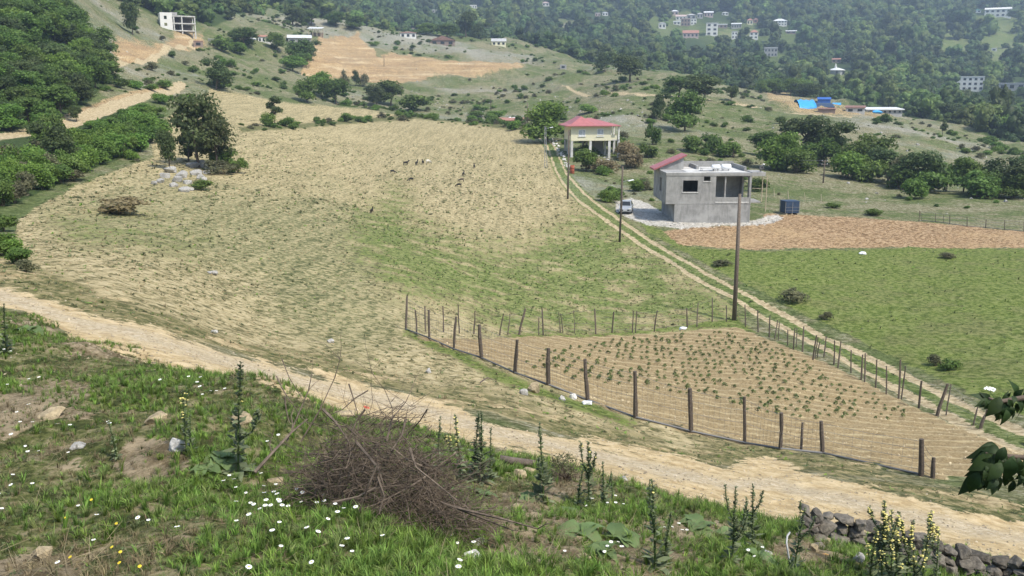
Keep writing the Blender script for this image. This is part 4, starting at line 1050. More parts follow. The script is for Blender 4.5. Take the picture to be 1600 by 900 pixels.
MT['glass'] = simple('window_glass', (0.03, 0.035, 0.04), 0.2, 0.2, 1)
MT['curtain'] = simple('curtained_glass', (0.42, 0.45, 0.47), 0.3, 0.35, 3)
MT['frame_white'] = simple('frame_white', (0.78, 0.78, 0.76), 0.5, 0.05)
MT['tarp_blue'] = simple('tarp_blue', (0.055, 0.34, 0.72), 0.45, 0.15, .9)
MT['tarp_deep'] = simple('tarp_deep', (0.03, 0.12, 0.42), 0.5, 0.3, .9)
MT['tarp_dark'] = simple('tarp_dark', (0.035, 0.06, 0.105), 0.55, 0.4, 2.5)
MT['white_plastic'] = simple('white_plastic', (0.78, 0.79, 0.80), 0.4, 0.06)
MT['metal_grey'] = simple('metal_grey', (0.32, 0.33, 0.34), 0.45, 0.15, 4, metal=.4)
MT['silver'] = simple('silver_paint', (0.40, 0.42, 0.44), 0.3, 0.05, 2, metal=.3)
MT['white_paint'] = simple('white_paint', (0.74, 0.75, 0.76), 0.35, 0.05, 2)
MT['rubber'] = simple('rubber', (0.025, 0.025, 0.027), 0.8, 0.2)
MT['lamp_glass'] = simple('lamp_glass', (0.75, 0.75, 0.72), 0.2, 0.05)
MT['rust'] = simple('rust', (0.30, 0.085, 0.045), 0.8, 0.35, 7)
MT['wire'] = simple('wire', (0.16, 0.16, 0.16), 0.6, 0.1)
MT['timber_pale'] = simple('timber_pale', (0.42, 0.36, 0.26), 0.9, 0.2, 5)

def concrete_house():
    p = at(1053, 347, 85, 130); s = scale_at(p); p.z -= .05
    X = lambda px: (px - 1053) * s
    Z = lambda row: height_to(p, row)
    h1 = Z(316); ht = Z(269); x0 = X(1039); x1 = X(1171); D = 9.6
    e = empty('concrete_house', p, 0, 'unfinished two storey grey concrete house with a sloping red roof on one end', 'house')
    cm = MT['concrete']
    BM().box(0, x1, 0, D - .4, -1.2, h1 - .22).build('lower_storey', cm, e)
    BM().box(x0, x1 + .01, -.02, D, h1 - .22, h1).build('floor_slab', cm, e)
    BM().box(x1 + .02, X(1190), .9, 4.2, h1 - .18, h1 - .02).build('balcony_slab', cm, e)
    H2 = ht - h1 - .42; t = .24
    hol = [(X(1065) - x0, X(1088) - x0, Z(300) - h1, Z(282) - h1), (X(1097) - x0, X(1107) - x0, Z(283) - h1, Z(276) - h1), (X(1116) - x0, X(1168) - x0, max(.03, Z(308.5) - h1), Z(275.5) - h1)]
    hol = [(a, b, c, min(d, H2 - .05)) for a, b, c, d in hol]
    L, F = cellwall(x1 - x0, H2, t, hol); BM().add([(x + x0, y, z + h1 + .002) for x, y, z in L], F).build('front_wall', cm, e)
    L, F = cellwall(D - t - .02, H2, t, [(3.2, 4.7, .9, 2.6)]); BM().add([(x0 + y, x + t + .01, z + h1 + .002) for x, y, z in L], F).build('side_wall', cm, e)
    L, F = cellwall(D - t - .02, H2, t, [(.5, 3.3, .05, H2 - .3)]); BM().add([(x1 - t + y, x + t + .01, z + h1 + .002) for x, y, z in L], F).build('side_wall', cm, e)
    BM().box(x0 + t + .01, x1 - t - .01, D - t, D, h1 + .002, h1 + H2).build('back_wall', cm, e)
    BM().box(X(1113), X(1113) + t, t + .01, D - t - .01, h1 + .003, h1 + H2 - .01).build('partition_wall', cm, e)
    BM().box(X(1113) + t + .01, x1 - t - .02, 4.4, 4.6, h1 + .003, h1 + H2 - .01).build('partition_wall', cm, e)
    BM().box(X(1130), X(1130) + .17, .12, .3, h1 + .03, h1 + H2 - .01).build('column', cm, e)
    # roof slab with its run-out to the right, upstands, lip
    BM().box(x0 - .04, x1 + .02, -.05, D + .03, ht - .42, ht - .1).build('roof_slab', cm, e)
    BM().box(x1 + .03, X(1192), -.05, 3.6, ht - .46, ht - .02).build('roof_overhang', cm, e)
    for (a, b, c, d, hh) in [(X(1070), x1, D - .35, D - .1, .75), (x1 - .3, x1 - .05, 2.5, D - .4, .55), (X(1098), X(1102), 5, D - .4, .5)]:
        BM().box(a, b, c, d, ht - .098, ht + hh - .1).build('roof_upstand', cm, e)
    BM().box(x0 - .03, X(1100), .02, .5, ht - .098, ht - .04).build('roof_screed', MT['concrete_pale'], e)
    BM().box(X(1073), x1 - .4, 1.2, D - .5, ht - .097, ht - .06).build('roof_screed', MT['concrete_pale'], e)
    # the wedge under the red roof
    ya = 5.3; xr = X(1072) + .45; hr = 1.42
    b = BM().prism([(x0 + .02, ht - .095), (xr, ht - .095), (xr, ht + hr), (x0 + .02, ht + .12)], 'y', ya, 8.3); b.build('gable_wall', cm, e)
    sl = (hr - .12) / (xr - x0)
    r = BM().prism([(x0 - .75, ht + .14 - .75 * sl), (xr + .3, ht + hr + .03 + .3 * sl), (xr + .3, ht + hr + .22 + .3 * sl), (x0 - .75, ht + .33 - .75 * sl)], 'y', ya - .3, 8.6)
    r.build('sloping_roof', MT['red_roof'], e)
    for q in (hol[0], hol[1]):
        BM().box(x0 + q[0] - .08, x0 + q[1] + .08, -.07, -.003, h1 + q[2] - .12, h1 + q[2] - .01).build('window_sill', MT['concrete_pale'], e)
    for px, top, bot in ((1190, 272, 308), (1197, 264, 312)):
        BM().tube([(X(px), .6, h1 - 1.2 if px > 1195 else h1 - .02), (X(px), .6, ht - .45)], .05, 6).build('prop', MT['timber_pale'], e)
    BM().tube([(X(1175), .7, h1 + 1.6), (X(1198), .7, h1 + 1.5)], .035, 5).build('prop', MT['timber_pale'], e)
    BM().box(X(1116), X(1168), -.06, -.003, h1 - .1, h1 + .05).build('ledge', MT['concrete_pale'], e)
    # on the roof
    q = p + Vector((X(1131), 3.2, ht - .055))
    w = empty('solar_water_heater', q, 0, 'two white water tanks of a solar heater lying on the flat concrete roof', 'water heater')
    BM().tube([(-1.05, 0, .42), (-.98, 0, .42), (-.1, 0, .42), (-.03, 0, .42)], [.2, .3, .3, .2], 12).build('tank', MT['white_plastic'], w, True)
    BM().tube([(.1, -.1, .45), (.17, -.1, .45), (1.2, -.1, .45), (1.27, -.1, .45)], [.22, .34, .34, .22], 12).build('tank', MT['white_plastic'], w, True)
    b = BM()
    for x in (-.8, -.3, .3, 1.0): b.box(x - .03, x + .03, -.25, .25, 0, .16)
    b.build('stand', MT['metal_grey'], w)
    q = p + Vector((X(1110), 2.6, ht - .055)); w = empty('steel_rack', q, 0, 'low pale metal rack standing on the concrete roof left of the tanks', 'rack')
    BM().box(-.9, .9, -.5, .5, .3, .36).build('rack_top', MT['concrete_pale'], w)
    for x in (-.8, .8):
        for y in (-.4, .4): BM().tube([(x, y, 0), (x, y, .3)], .03, 5).build('leg', MT['metal_grey'], w)
    return p, e, X, Z, h1, ht, s
CH = concrete_house()

def skin_mesh(name, nodes, edges, mat, sub=1):
    me = bpy.data.meshes.new(name); me.from_pydata([n[:3] for n in nodes], edges, []); o = bpy.data.objects.new(name, me); C.objects.link(o)
    o.modifiers.new('skin', 'SKIN'); sd = o.modifiers.new('sub', 'SUBSURF'); sd.levels = sub; sd.render_levels = sub
    for v, n in zip(me.skin_vertices[0].data, nodes): v.radius = (n[3], n[3])
    me.skin_vertices[0].data[0].use_root = True
    dg = bpy.context.evaluated_depsgraph_get(); r = bpy.data.meshes.new_from_object(o.evaluated_get(dg)); r.name = name
    bpy.data.objects.remove(o); r.materials.clear(); r.materials.append(mat); r.polygons.foreach_set('use_smooth', [True] * len(r.polygons)); return r

def roof_worker():
    p, e, X, Z, h1, ht, s = CH
    q = p + Vector((X(1185), .9, ht - .02))
    # crouching, back bent, facing right
    N = [(0, 0, .36, .15), (.12, 0, .58, .16), (.28, 0, .74, .15), (.38, 0, .80, .07), (.47, 0, .82, .10),
         (.02, -.12, .36, .09), (.34, -.14, .40, .075), (.10, -.14, .08, .05), (.22, -.14, .04, .045),
         (.02, .12, .36, .09), (.34, .14, .42, .075), (.12, .14, .08, .05), (.24, .14, .04, .045),
         (.30, -.19, .70, .065), (.42, -.22, .46, .05), (.52, -.20, .24, .04), (.30, .19, .70, .065), (.44, .2, .48, .05), (.54, .18, .26, .04)]
    E = [(0, 1), (1, 2), (2, 3), (3, 4), (0, 5), (5, 6), (6, 7), (7, 8), (0, 9), (9, 10), (10, 11), (11, 12), (2, 13), (13, 14), (14, 15), (2, 16), (16, 17), (17, 18)]
    m = simple('grey_clothes', (0.13, 0.13, 0.125), 0.9, 0.2)
    o = empty('person', q, 0, 'person in dark grey clothes and a white cap crouching on the roof corner', 'person')
    link('body', skin_mesh('body', N, E, m), o)
    BM().lathe([(.12, .0), (.125, .05), (.09, .11), (.02, .13)], 10, 0, (.48, 0, .83)).build('cap', MT['white_plastic'], o, True)
roof_worker()

def hip_roof(x0, x1, y0, y1, z, rh, th=.14):
    b = BM(); r = min((x1 - x0), (y1 - y0)) * .5
    V = [(x0, y0, z), (x1, y0, z), (x1, y1, z), (x0, y1, z), (x0, y0, z + th), (x1, y0, z + th), (x1, y1, z + th), (x0, y1, z + th)]
    if x1 - x0 >= y1 - y0: V += [(x0 + r * .95, (y0 + y1) / 2, z + rh), (x1 - r * .95, (y0 + y1) / 2, z + rh)]; F = [(4, 5, 9, 8), (5, 6, 9), (6, 7, 8, 9), (7, 4, 8)]
    else: V += [((x0 + x1) / 2, y0 + r * .95, z + rh), ((x0 + x1) / 2, y1 - r * .95, z + rh)]; F = [(4, 5, 8), (5, 6, 9, 8), (6, 7, 9), (7, 4, 8, 9)]
    return b.add(V, F + [(0, 3, 2, 1), (0, 1, 5, 4), (1, 2, 6, 5), (2, 3, 7, 6), (3, 0, 4, 7)])

def window_unit(parent, x, z, w, h, y, pane='glass', n=1):
    f = BM()
    f.box(x, x + w, y - .06, y - .003, z, z + .07); f.box(x, x + w, y - .06, y - .003, z + h - .07, z + h)
    f.box(x, x + .07, y - .06, y - .003, z + .07, z + h - .07); f.box(x + w - .07, x + w, y - .06, y - .003, z + .07, z + h - .07)
    if n > 1: f.box(x + w * .6 - .03, x + w * .6 + .03, y - .06, y - .003, z + .07, z + h - .07)
    o = f.build('window', MT['frame_white'], parent); BM().box(x + .07, x + w - .07, y - .03, y - .004, z + .07, z + h - .07).build('pane', MT[pane], o)
    return o

def yellow_house():
    p = ground(890, 168); p = ground(891, 168); s = scale_at(p)
    zb = atd(892, 237, p.y).z; z0 = atd(892, 220, p.y).z - zb; z1 = atd(892, 197.5, p.y).z - zb
    p.z = zb; W = 63 * s; D = 8.6
    e = empty('yellow_house', p, math.radians(5), 'pale yellow house raised on pillars under a red hipped roof', 'house')
    BM().box(0, W, 0, D, z0, z1).build('wall', MT['yellow_wall'], e)
    BM().box(W + .002, W + 14 * s, .3, 5, z0, z0 + .18).build('veranda_floor', MT['concrete_pale'], e)
    BM().box(W + .01, W + 14 * s, .3, .42, z0 + .18, z0 + 1.0).build('veranda_parapet', MT['yellow_wall'], e)
    BM().box(W + 14 * s - .12, W + 14 * s, .44, 5, z0 + .18, z0 + 1.0).build('veranda_parapet', MT['yellow_wall'], e)
    for x, y in ((W + 14 * s - .16, .2), (W + 14 * s - .16, 4.8), (W + 8 * s, 4.8)):
        BM().box(x - .12, x + .12, y - .12, y + .12, z0 + .19, z1 - .01).build('column', MT['white_wall'], e)
    for x, y in ((.2, .25), (W * .49, .25), (W - .25, .25), (.2, D * .5), (W * .49, D * .5), (W - .25, D * .5), (.2, D - .3), (W * .49, D - .3), (W - .25, D - .3), (W + 13 * s, .5), (W + 13 * s, 4.7)):
        BM().box(x - .22, x + .22, y - .22, y + .22, -2.2, z0 - .003).build('pillar', MT['concrete_pale'], e)
    BM().box(W * .72, W - .5, D * .55, D - .1, -2, z0 - .01).build('store_wall', MT['grey_wall'], e)
    hip_roof(-1.1, W + 14.5 * s, -.8, D + .8, z1 + .004, 12 * s).build('roof', MT['red_roof'], e)
    hip_roof(-.2, W * .62, -.2, D + .5, z1 + .16, 13.5 * s).build('roof_hip', MT['red_roof'], e)
    k = lambda px: (px - 891) * s; zz = lambda r: atd(900, r, p.y).z - zb
    window_unit(e, k(903), zz(212.5), 10.5 * s, 9.6 * s, 0, 'curtain', 2); window_unit(e, k(932), zz(211), 10 * s, 9.2 * s, 0, 'curtain', 2)
    for q in (903, 932): BM().box(k(q) - .1, k(q) + 10.5 * s + .1, -.14, -.062, zz(213.6), zz(212.6)).build('window_sill', MT['frame_white'], e)
    BM().box(-.05, -.003, .7, 1.5, z0 + .9, z1 - .6).build('side_window', MT['glass'], e)
    return p
YH = yellow_house()

def house(px0, px1, base, eave, roof, rh, wall, roofm, storeys, ncol, label, d=None, name='house', cat='house', yaw=0.0, depth=.8, dmin=250, pane='glass', over=.35, wins=True, group=None, dmax=3000):
    mid = (px0 + px1) / 2; p = at(mid, base, dmin, dmax) if d is None else ground(mid, d)
    s = scale_at(p); W = (px1 - px0) * s; Hh = (base - eave) * s; D = W * depth; R_ = rh * s; HOUSES.append((px0, px1, p.y))
    e = empty(name, p, -math.atan2(p.x, p.y) + yaw, label, cat, group)
    BM().box(-W / 2, W / 2, 0, D, -3.5, Hh).build('wall', MT[wall], e)
    o = over * min(1.5, W / 8)
    if roof == 'hip': hip_roof(-W / 2 - o, W / 2 + o, -o, D + o, Hh + .003, max(R_, .5)).build('roof', MT[roofm], e)
    elif roof == 'gable':
        BM().prism([(-W / 2 - o, Hh + .003), (W / 2 + o, Hh + .003), (0, Hh + R_)], 'y', -o, D + o).build('roof', MT[roofm], e)
    elif roof == 'side':
        BM().prism([(-o, Hh + .003), (D + o, Hh + .003), (D / 2, Hh + R_)], 'x', -W / 2 - o, W / 2 + o).build('roof', MT[roofm], e)
    elif roof == 'mono':
        BM().prism([(-o, Hh + .003), (D + o, Hh + .003), (D + o, Hh + R_ + .2), (-o, Hh + .2)], 'x', -W / 2 - o, W / 2 + o).build('roof', MT[roofm], e)
    else: BM().box(-W / 2 - o * .4, W / 2 + o * .4, -o * .4, D, Hh + .003, Hh + max(.25, R_)).build('roof', MT[roofm], e)
    if wins:
        sh = Hh / storeys; ww = W / ncol * .48; me = None
        for k in range(storeys):
            for i in range(ncol):
                if me is None: me = BM().box(-ww / 2, ww / 2, -.08, -.003, 0, sh * .48).mesh('window', MT[pane])
                w = link('window', me, e, (-W / 2 + W * (i + .5) / ncol, 0, sh * k + sh * .3))
    return e, p, s

def village():
    h = house
    h(1048,1060,24,18,'hip',2.5,'pink_wall','pale_roof',1,2,'small house with a pale hipped roof, highest in the far village cluster')
    h(1056,1072,32,26,'side',3,'white_wall','pink_wall',1,3,'house under a dull pink roof in the upper left of the far village')
    h(1073,1087,31,24,'hip',2.5,'grey_wall','grey_roof',1,2,'grey roofed house right of the dull pink roof in the far village')
    h(1064,1078,41,30,'flat',1,'brown_wall','pink_wall',2,3,'tall brownish block in the middle of the far village cluster')
    h(1079,1088,39,30,'flat',1,'white_wall','grey_roof',2,2,'narrow white house touching the tall brownish block')
    h(1052,1063,39,34,'mono',1.5,'white_wall','pale_roof',1,2,'low white house left of the tall brownish block')
    h(1089,1098,29,22,'hip',2,'grey_wall','grey_roof',1,2,'little grey house up the slope right of the village cluster')
    h(1100,1114,27,20,'side',2.5,'pink_wall','pale_roof',1,3,'long house with a light roof at the top right of the village cluster')
    h(1029,1040,45,37,'hip',2,'white_wall','grey_roof',1,2,'white house at the far left edge of the far village')
    h(1067,1091,59,52,'side',5,'pink_wall','orange_roof',1,4,'broad house with an orange tiled roof below the village cluster')
    h(1103,1121,56,37,'flat',1,'white_wall','grey_roof',3,2,'tall white block of the far village with dark trees before it')
    h(1118,1136,44,39,'flat',1.5,'brown_wall','pale_roof',1,3,'flat roofed long building just right of the tall white block')
    h(1143,1158,45,38,'mono',2.5,'grey_wall','pale_roof',1,4,'grey building with a white roof edge right of the flat roofed one')
    h(1143,1152,61,50,'flat',1,'white_wall','grey_roof',2,2,'small narrow white house below the grey building')
    h(1167,1176,39,32,'hip',3,'yellow_wall','orange_roof',1,2,'small yellow house with an orange roof in the far village')
    h(1177,1184,36,31,'hip',2.5,'orange_roof','brown_roof',1,1,'tiny reddish house beside the small yellow one')
    h(1171,1184,61,51,'hip',4,'white_wall','orange_roof',2,2,'white house with an orange hipped roof below the small yellow house')
    h(1207,1229,40,33,'hip',4,'white_wall','pale_roof',2,5,'broad white house with rows of dark windows right of the far village')
    h(1228,1244,53,49,'mono',2,'brown_wall','pale_roof',1,2,'low shed with a slanting pale roof below the broad white house')
    h(1128,1138,24,20,'hip',1.5,'white_wall','pale_roof',1,2,'small pale roofed house above the trees of the far village')
    h(1194,1214,89,76,'flat',2,'grey_wall','grey_roof',2,4,'grey concrete building with a band of windows in the valley woods')
    h(1495,1534,142,121,'flat',1.2,'white_wall','white_wall',3,5,'long white three storey building in the woods at right', depth=.5)
    h(1500,1532,122,116,'flat',1,'brown_wall','brown_roof',1,5,'brown roof storey set on the white three storey building', d=None, wins=False, depth=.4) if False else None
    h(1563,1612,141,131,'flat',1.5,'grey_wall','grey_roof',1,4,'long low grey building at the right edge of the woods', depth=.3)
    h(1540,1577,27,15,'mono',4,'white_wall','white_wall',2,5,'big white building high on the right hillside', depth=.5)
    h(1521,1532,20,16,'gable',2,'white_wall','teal_roof',1,2,'small house with a green roof left of the big white hillside building')
    h(1549,1557,80,76,'flat',1,'white_wall','pale_roof',1,1,'tiny white hut among the fields of the right hillside')
    h(1300,1313,98,93,'side',2,'brown_wall','orange_roof',1,2,'little red roofed house above the domed prayer house')
    h(847,858,10,5,'hip',2.5,'white_wall','pink_wall',1,2,'small white house alone near the top of the far woods')
    h(930,938,26,21,'flat',1,'pink_wall','grey_roof',1,2,'small pinkish house in the far woods left of the village')
    h(941,950,25,20,'hip',1.5,'white_wall','pale_roof',1,2,'small white house beside the pinkish one in the far woods')
    h(700,709,4,-1,'flat',1,'grey_wall','pale_roof',1,3,'pale house cut by the top edge above the ridge')
    h(675,683,20,16,'flat',1,'grey_wall','grey_roof',1,2,'faint grey house in the woods behind the ridge')
    h(734,745,17,9,'flat',1,'white_wall','white_wall',2,3,'bright white house in the woods behind the ridge')
    h(746,757,23,16,'flat',1,'grey_wall','grey_roof',2,3,'grey unfinished block right of the bright white house')
    # on the ridge in front
    e, p, s = h(631,656,49,41,'hip',3,'white_wall','brown_roof',1,3,'white house on pillars under a brown roof on the ridge', d=545)
    b = [(-10, 0), (3, 0), (9, 0)]
    o = BM().lathe([(.05, 0), (.05, .8), (.1, .9), (1.0, 1.3), (1.05, 1.35)], 12).build('satellite_dish', MT['white_plastic'], None)
    o.location = p + Vector((7 * s, 3, 12.2 * s)); set_props(o, 'round white satellite dish on the brown roof of the ridge house', 'satellite dish')
    h(676,714,46,38,'gable',7,'brown_wall','brown_roof',1,3,'house with a wide brown gable roof behind trees on the ridge', d=552)
    h(769,791,67,60,'side',5,'yellow_wall','grey_roof',1,3,'small porch house with a grey roof at the right end of the ridge', d=570)
    h(404,426,67,58,'side',3.5,'white_wall','orange_roof',1,4,'white house with a pinkish roof on the left hill', dmin=300)
    h(451,486,72,60,'mono',6,'grey_wall','pale_roof',1,3,'grey shed with a long white metal roof on the left hill', dmin=300)
    h(327,358,70,62,'flat',1,'grey_wall','grey_roof',1,2,'low grey stone hut below the white frame building', dmin=250)
    h(303,317,73,65,'flat',.8,'brown_wall','brown_roof',1,1,'low brown shed left of the grey stone hut', dmin=250)
    h(875,885,108,102,'flat',.8,'grey_wall','grey_roof',1,1,'small grey box hut on the dry ridge', dmin=300, dmax=480)
    # open barn
    p = ground(503, 470); s = scale_at(p); e = empty('barn', p, 0, 'open sided barn on posts among trees on the ridge', 'barn')
    W = 19 * s; zr = 12 * s
    for x in (-W / 2, -W / 6, W / 6, W / 2):
        for y in (0, 5): BM().box(x - .15, x + .15, y - .15, y + .15, -1, zr).build('post', MT['timber_pale'], e)
    BM().prism([(-.6, zr), (5.6, zr + 1.0), (5.6, zr + 1.2), (-.6, zr + .2)], 'x', -W / 2 - .6, W / 2 + .6).build('roof', MT['pale_roof'], e)
    BM().box(-W / 2, W / 2, 4.7, 4.8, -1, zr * .6).build('back_wall', MT['brown_wall'], e)
    # white frame building
    p = at(275, 49, 250); s = scale_at(p); e = empty('frame_building', p, -math.atan2(p.x, p.y) + .1, 'unfinished two storey white concrete frame building on the cut hillside', 'building')
    w0 = -22 * s; w1 = -4 * s; w2 = 30 * s; f0 = 2 * s; f1 = 13 * s; f2 = 24 * s; D = 7.5
    L, F = cellwall(w1 - w0, f2 + 4 * s + 2.5, .3, [((w1 - w0) * .32, (w1 - w0) * .55, 8 * s + 2.5, 12.5 * s + 2.5), ((w1 - w0) * .32, (w1 - w0) * .55, 18 * s + 2.5, 23 * s + 2.5)])
    BM().add([(x + w0, y, z - 2.5) for x, y, z in L], F).build('wall', MT['white_wall'], e)
    BM().box(w0, w0 + .3, .31, D, -2.5, f2 + 4 * s).build('side_wall', MT['white_wall'], e); BM().box(w1 - .3, w1, .31, D, -2.5, f2 + 4 * s).build('side_wall', MT['grey_wall'], e)
    for z in (f0, f1, f2): BM().box(w1 + .01, w2, 0, D, z - .35, z).build('floor_slab', MT['concrete_pale'], e)
    for x in (w1 + .3, w1 + 13 * s, w2 - .4):
        for y in (.1, D - .5):
            for a, b in ((-2.5, f0 - .36), (f0 + .01, f1 - .36), (f1 + .01, f2 - .36)): BM().box(x, x + .4, y, y + .4, a, b).build('column', MT['concrete_pale'], e)
    BM().box(w1 + .6, w2 - .6, D - .3, D - .1, f0 + .01, f2 - .37).build('back_wall', MT['brown_wall'], e)
    BM().box(-6 * s, 4 * s, 1, 3, f2 + 4 * s + .01 - 3 * s, f2 + 5 * s).build('roof_box', MT['grey_wall'], e)
    # prayer house with its pointed grey dome
    p = at(1313, 118, 400); s = scale_at(p); HOUSES.append((1296, 1331, p.y)); HOUSES.append((1244, 1306, 440)); HOUSES.append((1320, 1414, 420)); e = empty('prayer_house', p, .2, 'small grey prayer house with a pointed dome and finial in the valley woods', 'mosque')
    r = 12 * s
    BM().lathe([(r, -3), (r, 8 * s)], 8, 0, (0, r, 0)).build('wall', MT['grey_wall'], e)
    BM().lathe([(r * 1.12, 0), (r * 1.1, .3), (r * .75, 2.2 * s), (r * .3, 3.8 * s), (.12, 4.6 * s)], 16, 0, (0, r, 8 * s + .01)).build('dome', MT['pale_roof'], e)
    BM().lathe([(.9, 0), (.9, 4 * s), (.5, 4.4 * s), (.5, 6 * s), (.05, 8 * s)], 8, 0, (-1, r, 11 * s)).build('minaret', MT['white_wall'], e)
    me = BM().box(-.8, .8, -.1, -.003, 0, 2.2).mesh('window', MT['glass'])
    for i in range(3): link('window', me, e, ((i - 1) * r * .5, r * .07, 2 * s))
village()
far_wood()

def sheds():
    p = at(1270, 170, 200, 420); s = scale_at(p); e = empty('blue_tent', p, -.12, 'large tent shed covered with a bright blue tarpaulin on the dry hill', 'tent')
    arc = [(0, 0), (.02, 3 * s), (1.3, 7 * s), (3.5, 11 * s), (6, 14 * s), (9, 15 * s), (11, 12 * s), (12, 5 * s), (12.2, 0)]
    V = []; F = []; L = 26 * s; nx = 7
    for i in range(nx):
        for j, (y, z) in enumerate(arc): V.append((-20 * s + L * i / (nx - 1), y + .15 * R.random(), z - .25 * R.random() - (.35 if i % 2 else 0)))
    na = len(arc); F = [(i * na + j, (i + 1) * na + j, (i + 1) * na + j + 1, i * na + j + 1) for i in range(nx - 1) for j in range(na - 1)]
    BM().add(V, F).build('cover', MT['tarp_blue'], e, True)
    BM().prism([(a * .92 + .5, max(b - 1.1, -.5) if b > 0 else -.5) for a, b in arc], 'x', -20 * s + .4, -20 * s + L - .4).build('frame_body', MT['tarp_dark'], e)
    BM().prism([(1, -.5), (1, 3 * s), (4, 7.5 * s), (9, 9 * s), (11.5, 6 * s), (12, -.5)], 'x', 6 * s + .05, 34 * s).build('side_cover', MT['tarp_dark'], e)
    house(1278,1304,177,171,'mono',1.5,'brown_wall','brown_roof',1,3,'low reddish sheet shed in front of the blue tent', dmin=200, dmax=420, name='shed', cat='shed', wins=False, depth=.3)
    house(1268,1287,154,148,'mono',3,'tarp_deep','tarp_deep',1,1,'dark blue tarpaulin shed under trees behind the blue tent', d=430, name='shed', cat='shed', wins=False)
    house(1291,1303,154,149,'mono',3,'tarp_blue','tarp_blue',1,1,'small bright blue tarpaulin hut behind the blue tent', d=425, name='shed', cat='shed', wins=False)
    house(1322,1350,176,169,'mono',3,'concrete_pale','brown_roof',1,2,'shed with a rusty red roof and pale front left of the long barn', dmin=200, dmax=420, name='shed', cat='shed', depth=.5)
    p = at(1383, 177, 200, 420); s = scale_at(p); e = empty('long_barn', p, .10, 'long low barn with a white metal roof beside the blue tarpaulin', 'barn')
    BM().box(-30 * s, 28 * s, 0, 5, -2, 5 * s).build('wall', MT['grey_wall'], e)
    BM().prism([(-.8, 5 * s + .003), (5.8, 8 * s), (5.8, 8 * s + .3), (-.8, 5 * s + .35)], 'x', -33 * s, 30 * s).build('roof', MT['pale_roof'], e)
    for i in range(7): BM().box(-26 * s + i * 8 * s, -26 * s + i * 8 * s + 3.2 * s, -.06, -.003, .2, 4 * s).build('opening', MT['glass'], e)
    p = at(1371, 177, 200, 420); rng = random.Random(3); b = BM(); V = []
    st = stone_mesh(77, 'tarp_blue', 18 * s, 10 * s, 7 * s, 3, .5); o = link('tarpaulin', st); o.location = p + Vector((0, 0, 1.5 * s)); set_props(o, 'crumpled bright blue tarpaulin heap before the long white roofed barn', 'tarpaulin')
    # the roofs below the crest, beside the lane
    house(778,824,201,196,'mono',3.5,'brown_wall','orange_roof',1,4,'low shed with an old red tile roof beyond the crest of the field', d=262, name='shed', cat='shed', depth=.35)
    p = ground(804, 285); s = scale_at(p); z = atd(804, 188, 285).z; p.z = z
    e = empty('water_tank', p, 0, 'white horizontal water tank on a stand behind the red tile roof', 'water tank')
    BM().tube([(-4 * s, 0, 3 * s), (-3.5 * s, 0, 3 * s), (10 * s, 0, 3 * s), (10.5 * s, 0, 3 * s)], [1.2 * s, 2.2 * s, 2.2 * s, 1.2 * s], 12).build('tank', MT['white_plastic'], e, True)
    BM().tube([(-9.5 * s, 0, 3.6 * s), (-5 * s, 0, 3.6 * s)], [1.6 * s, 1.6 * s], 10).build('small_tank', MT['white_plastic'], e, True)
    BM().box(-9.5 * s, 10.5 * s, -.5, .5, -5 * s, .8 * s).build('stand', MT['grey_wall'], e)
sheds()

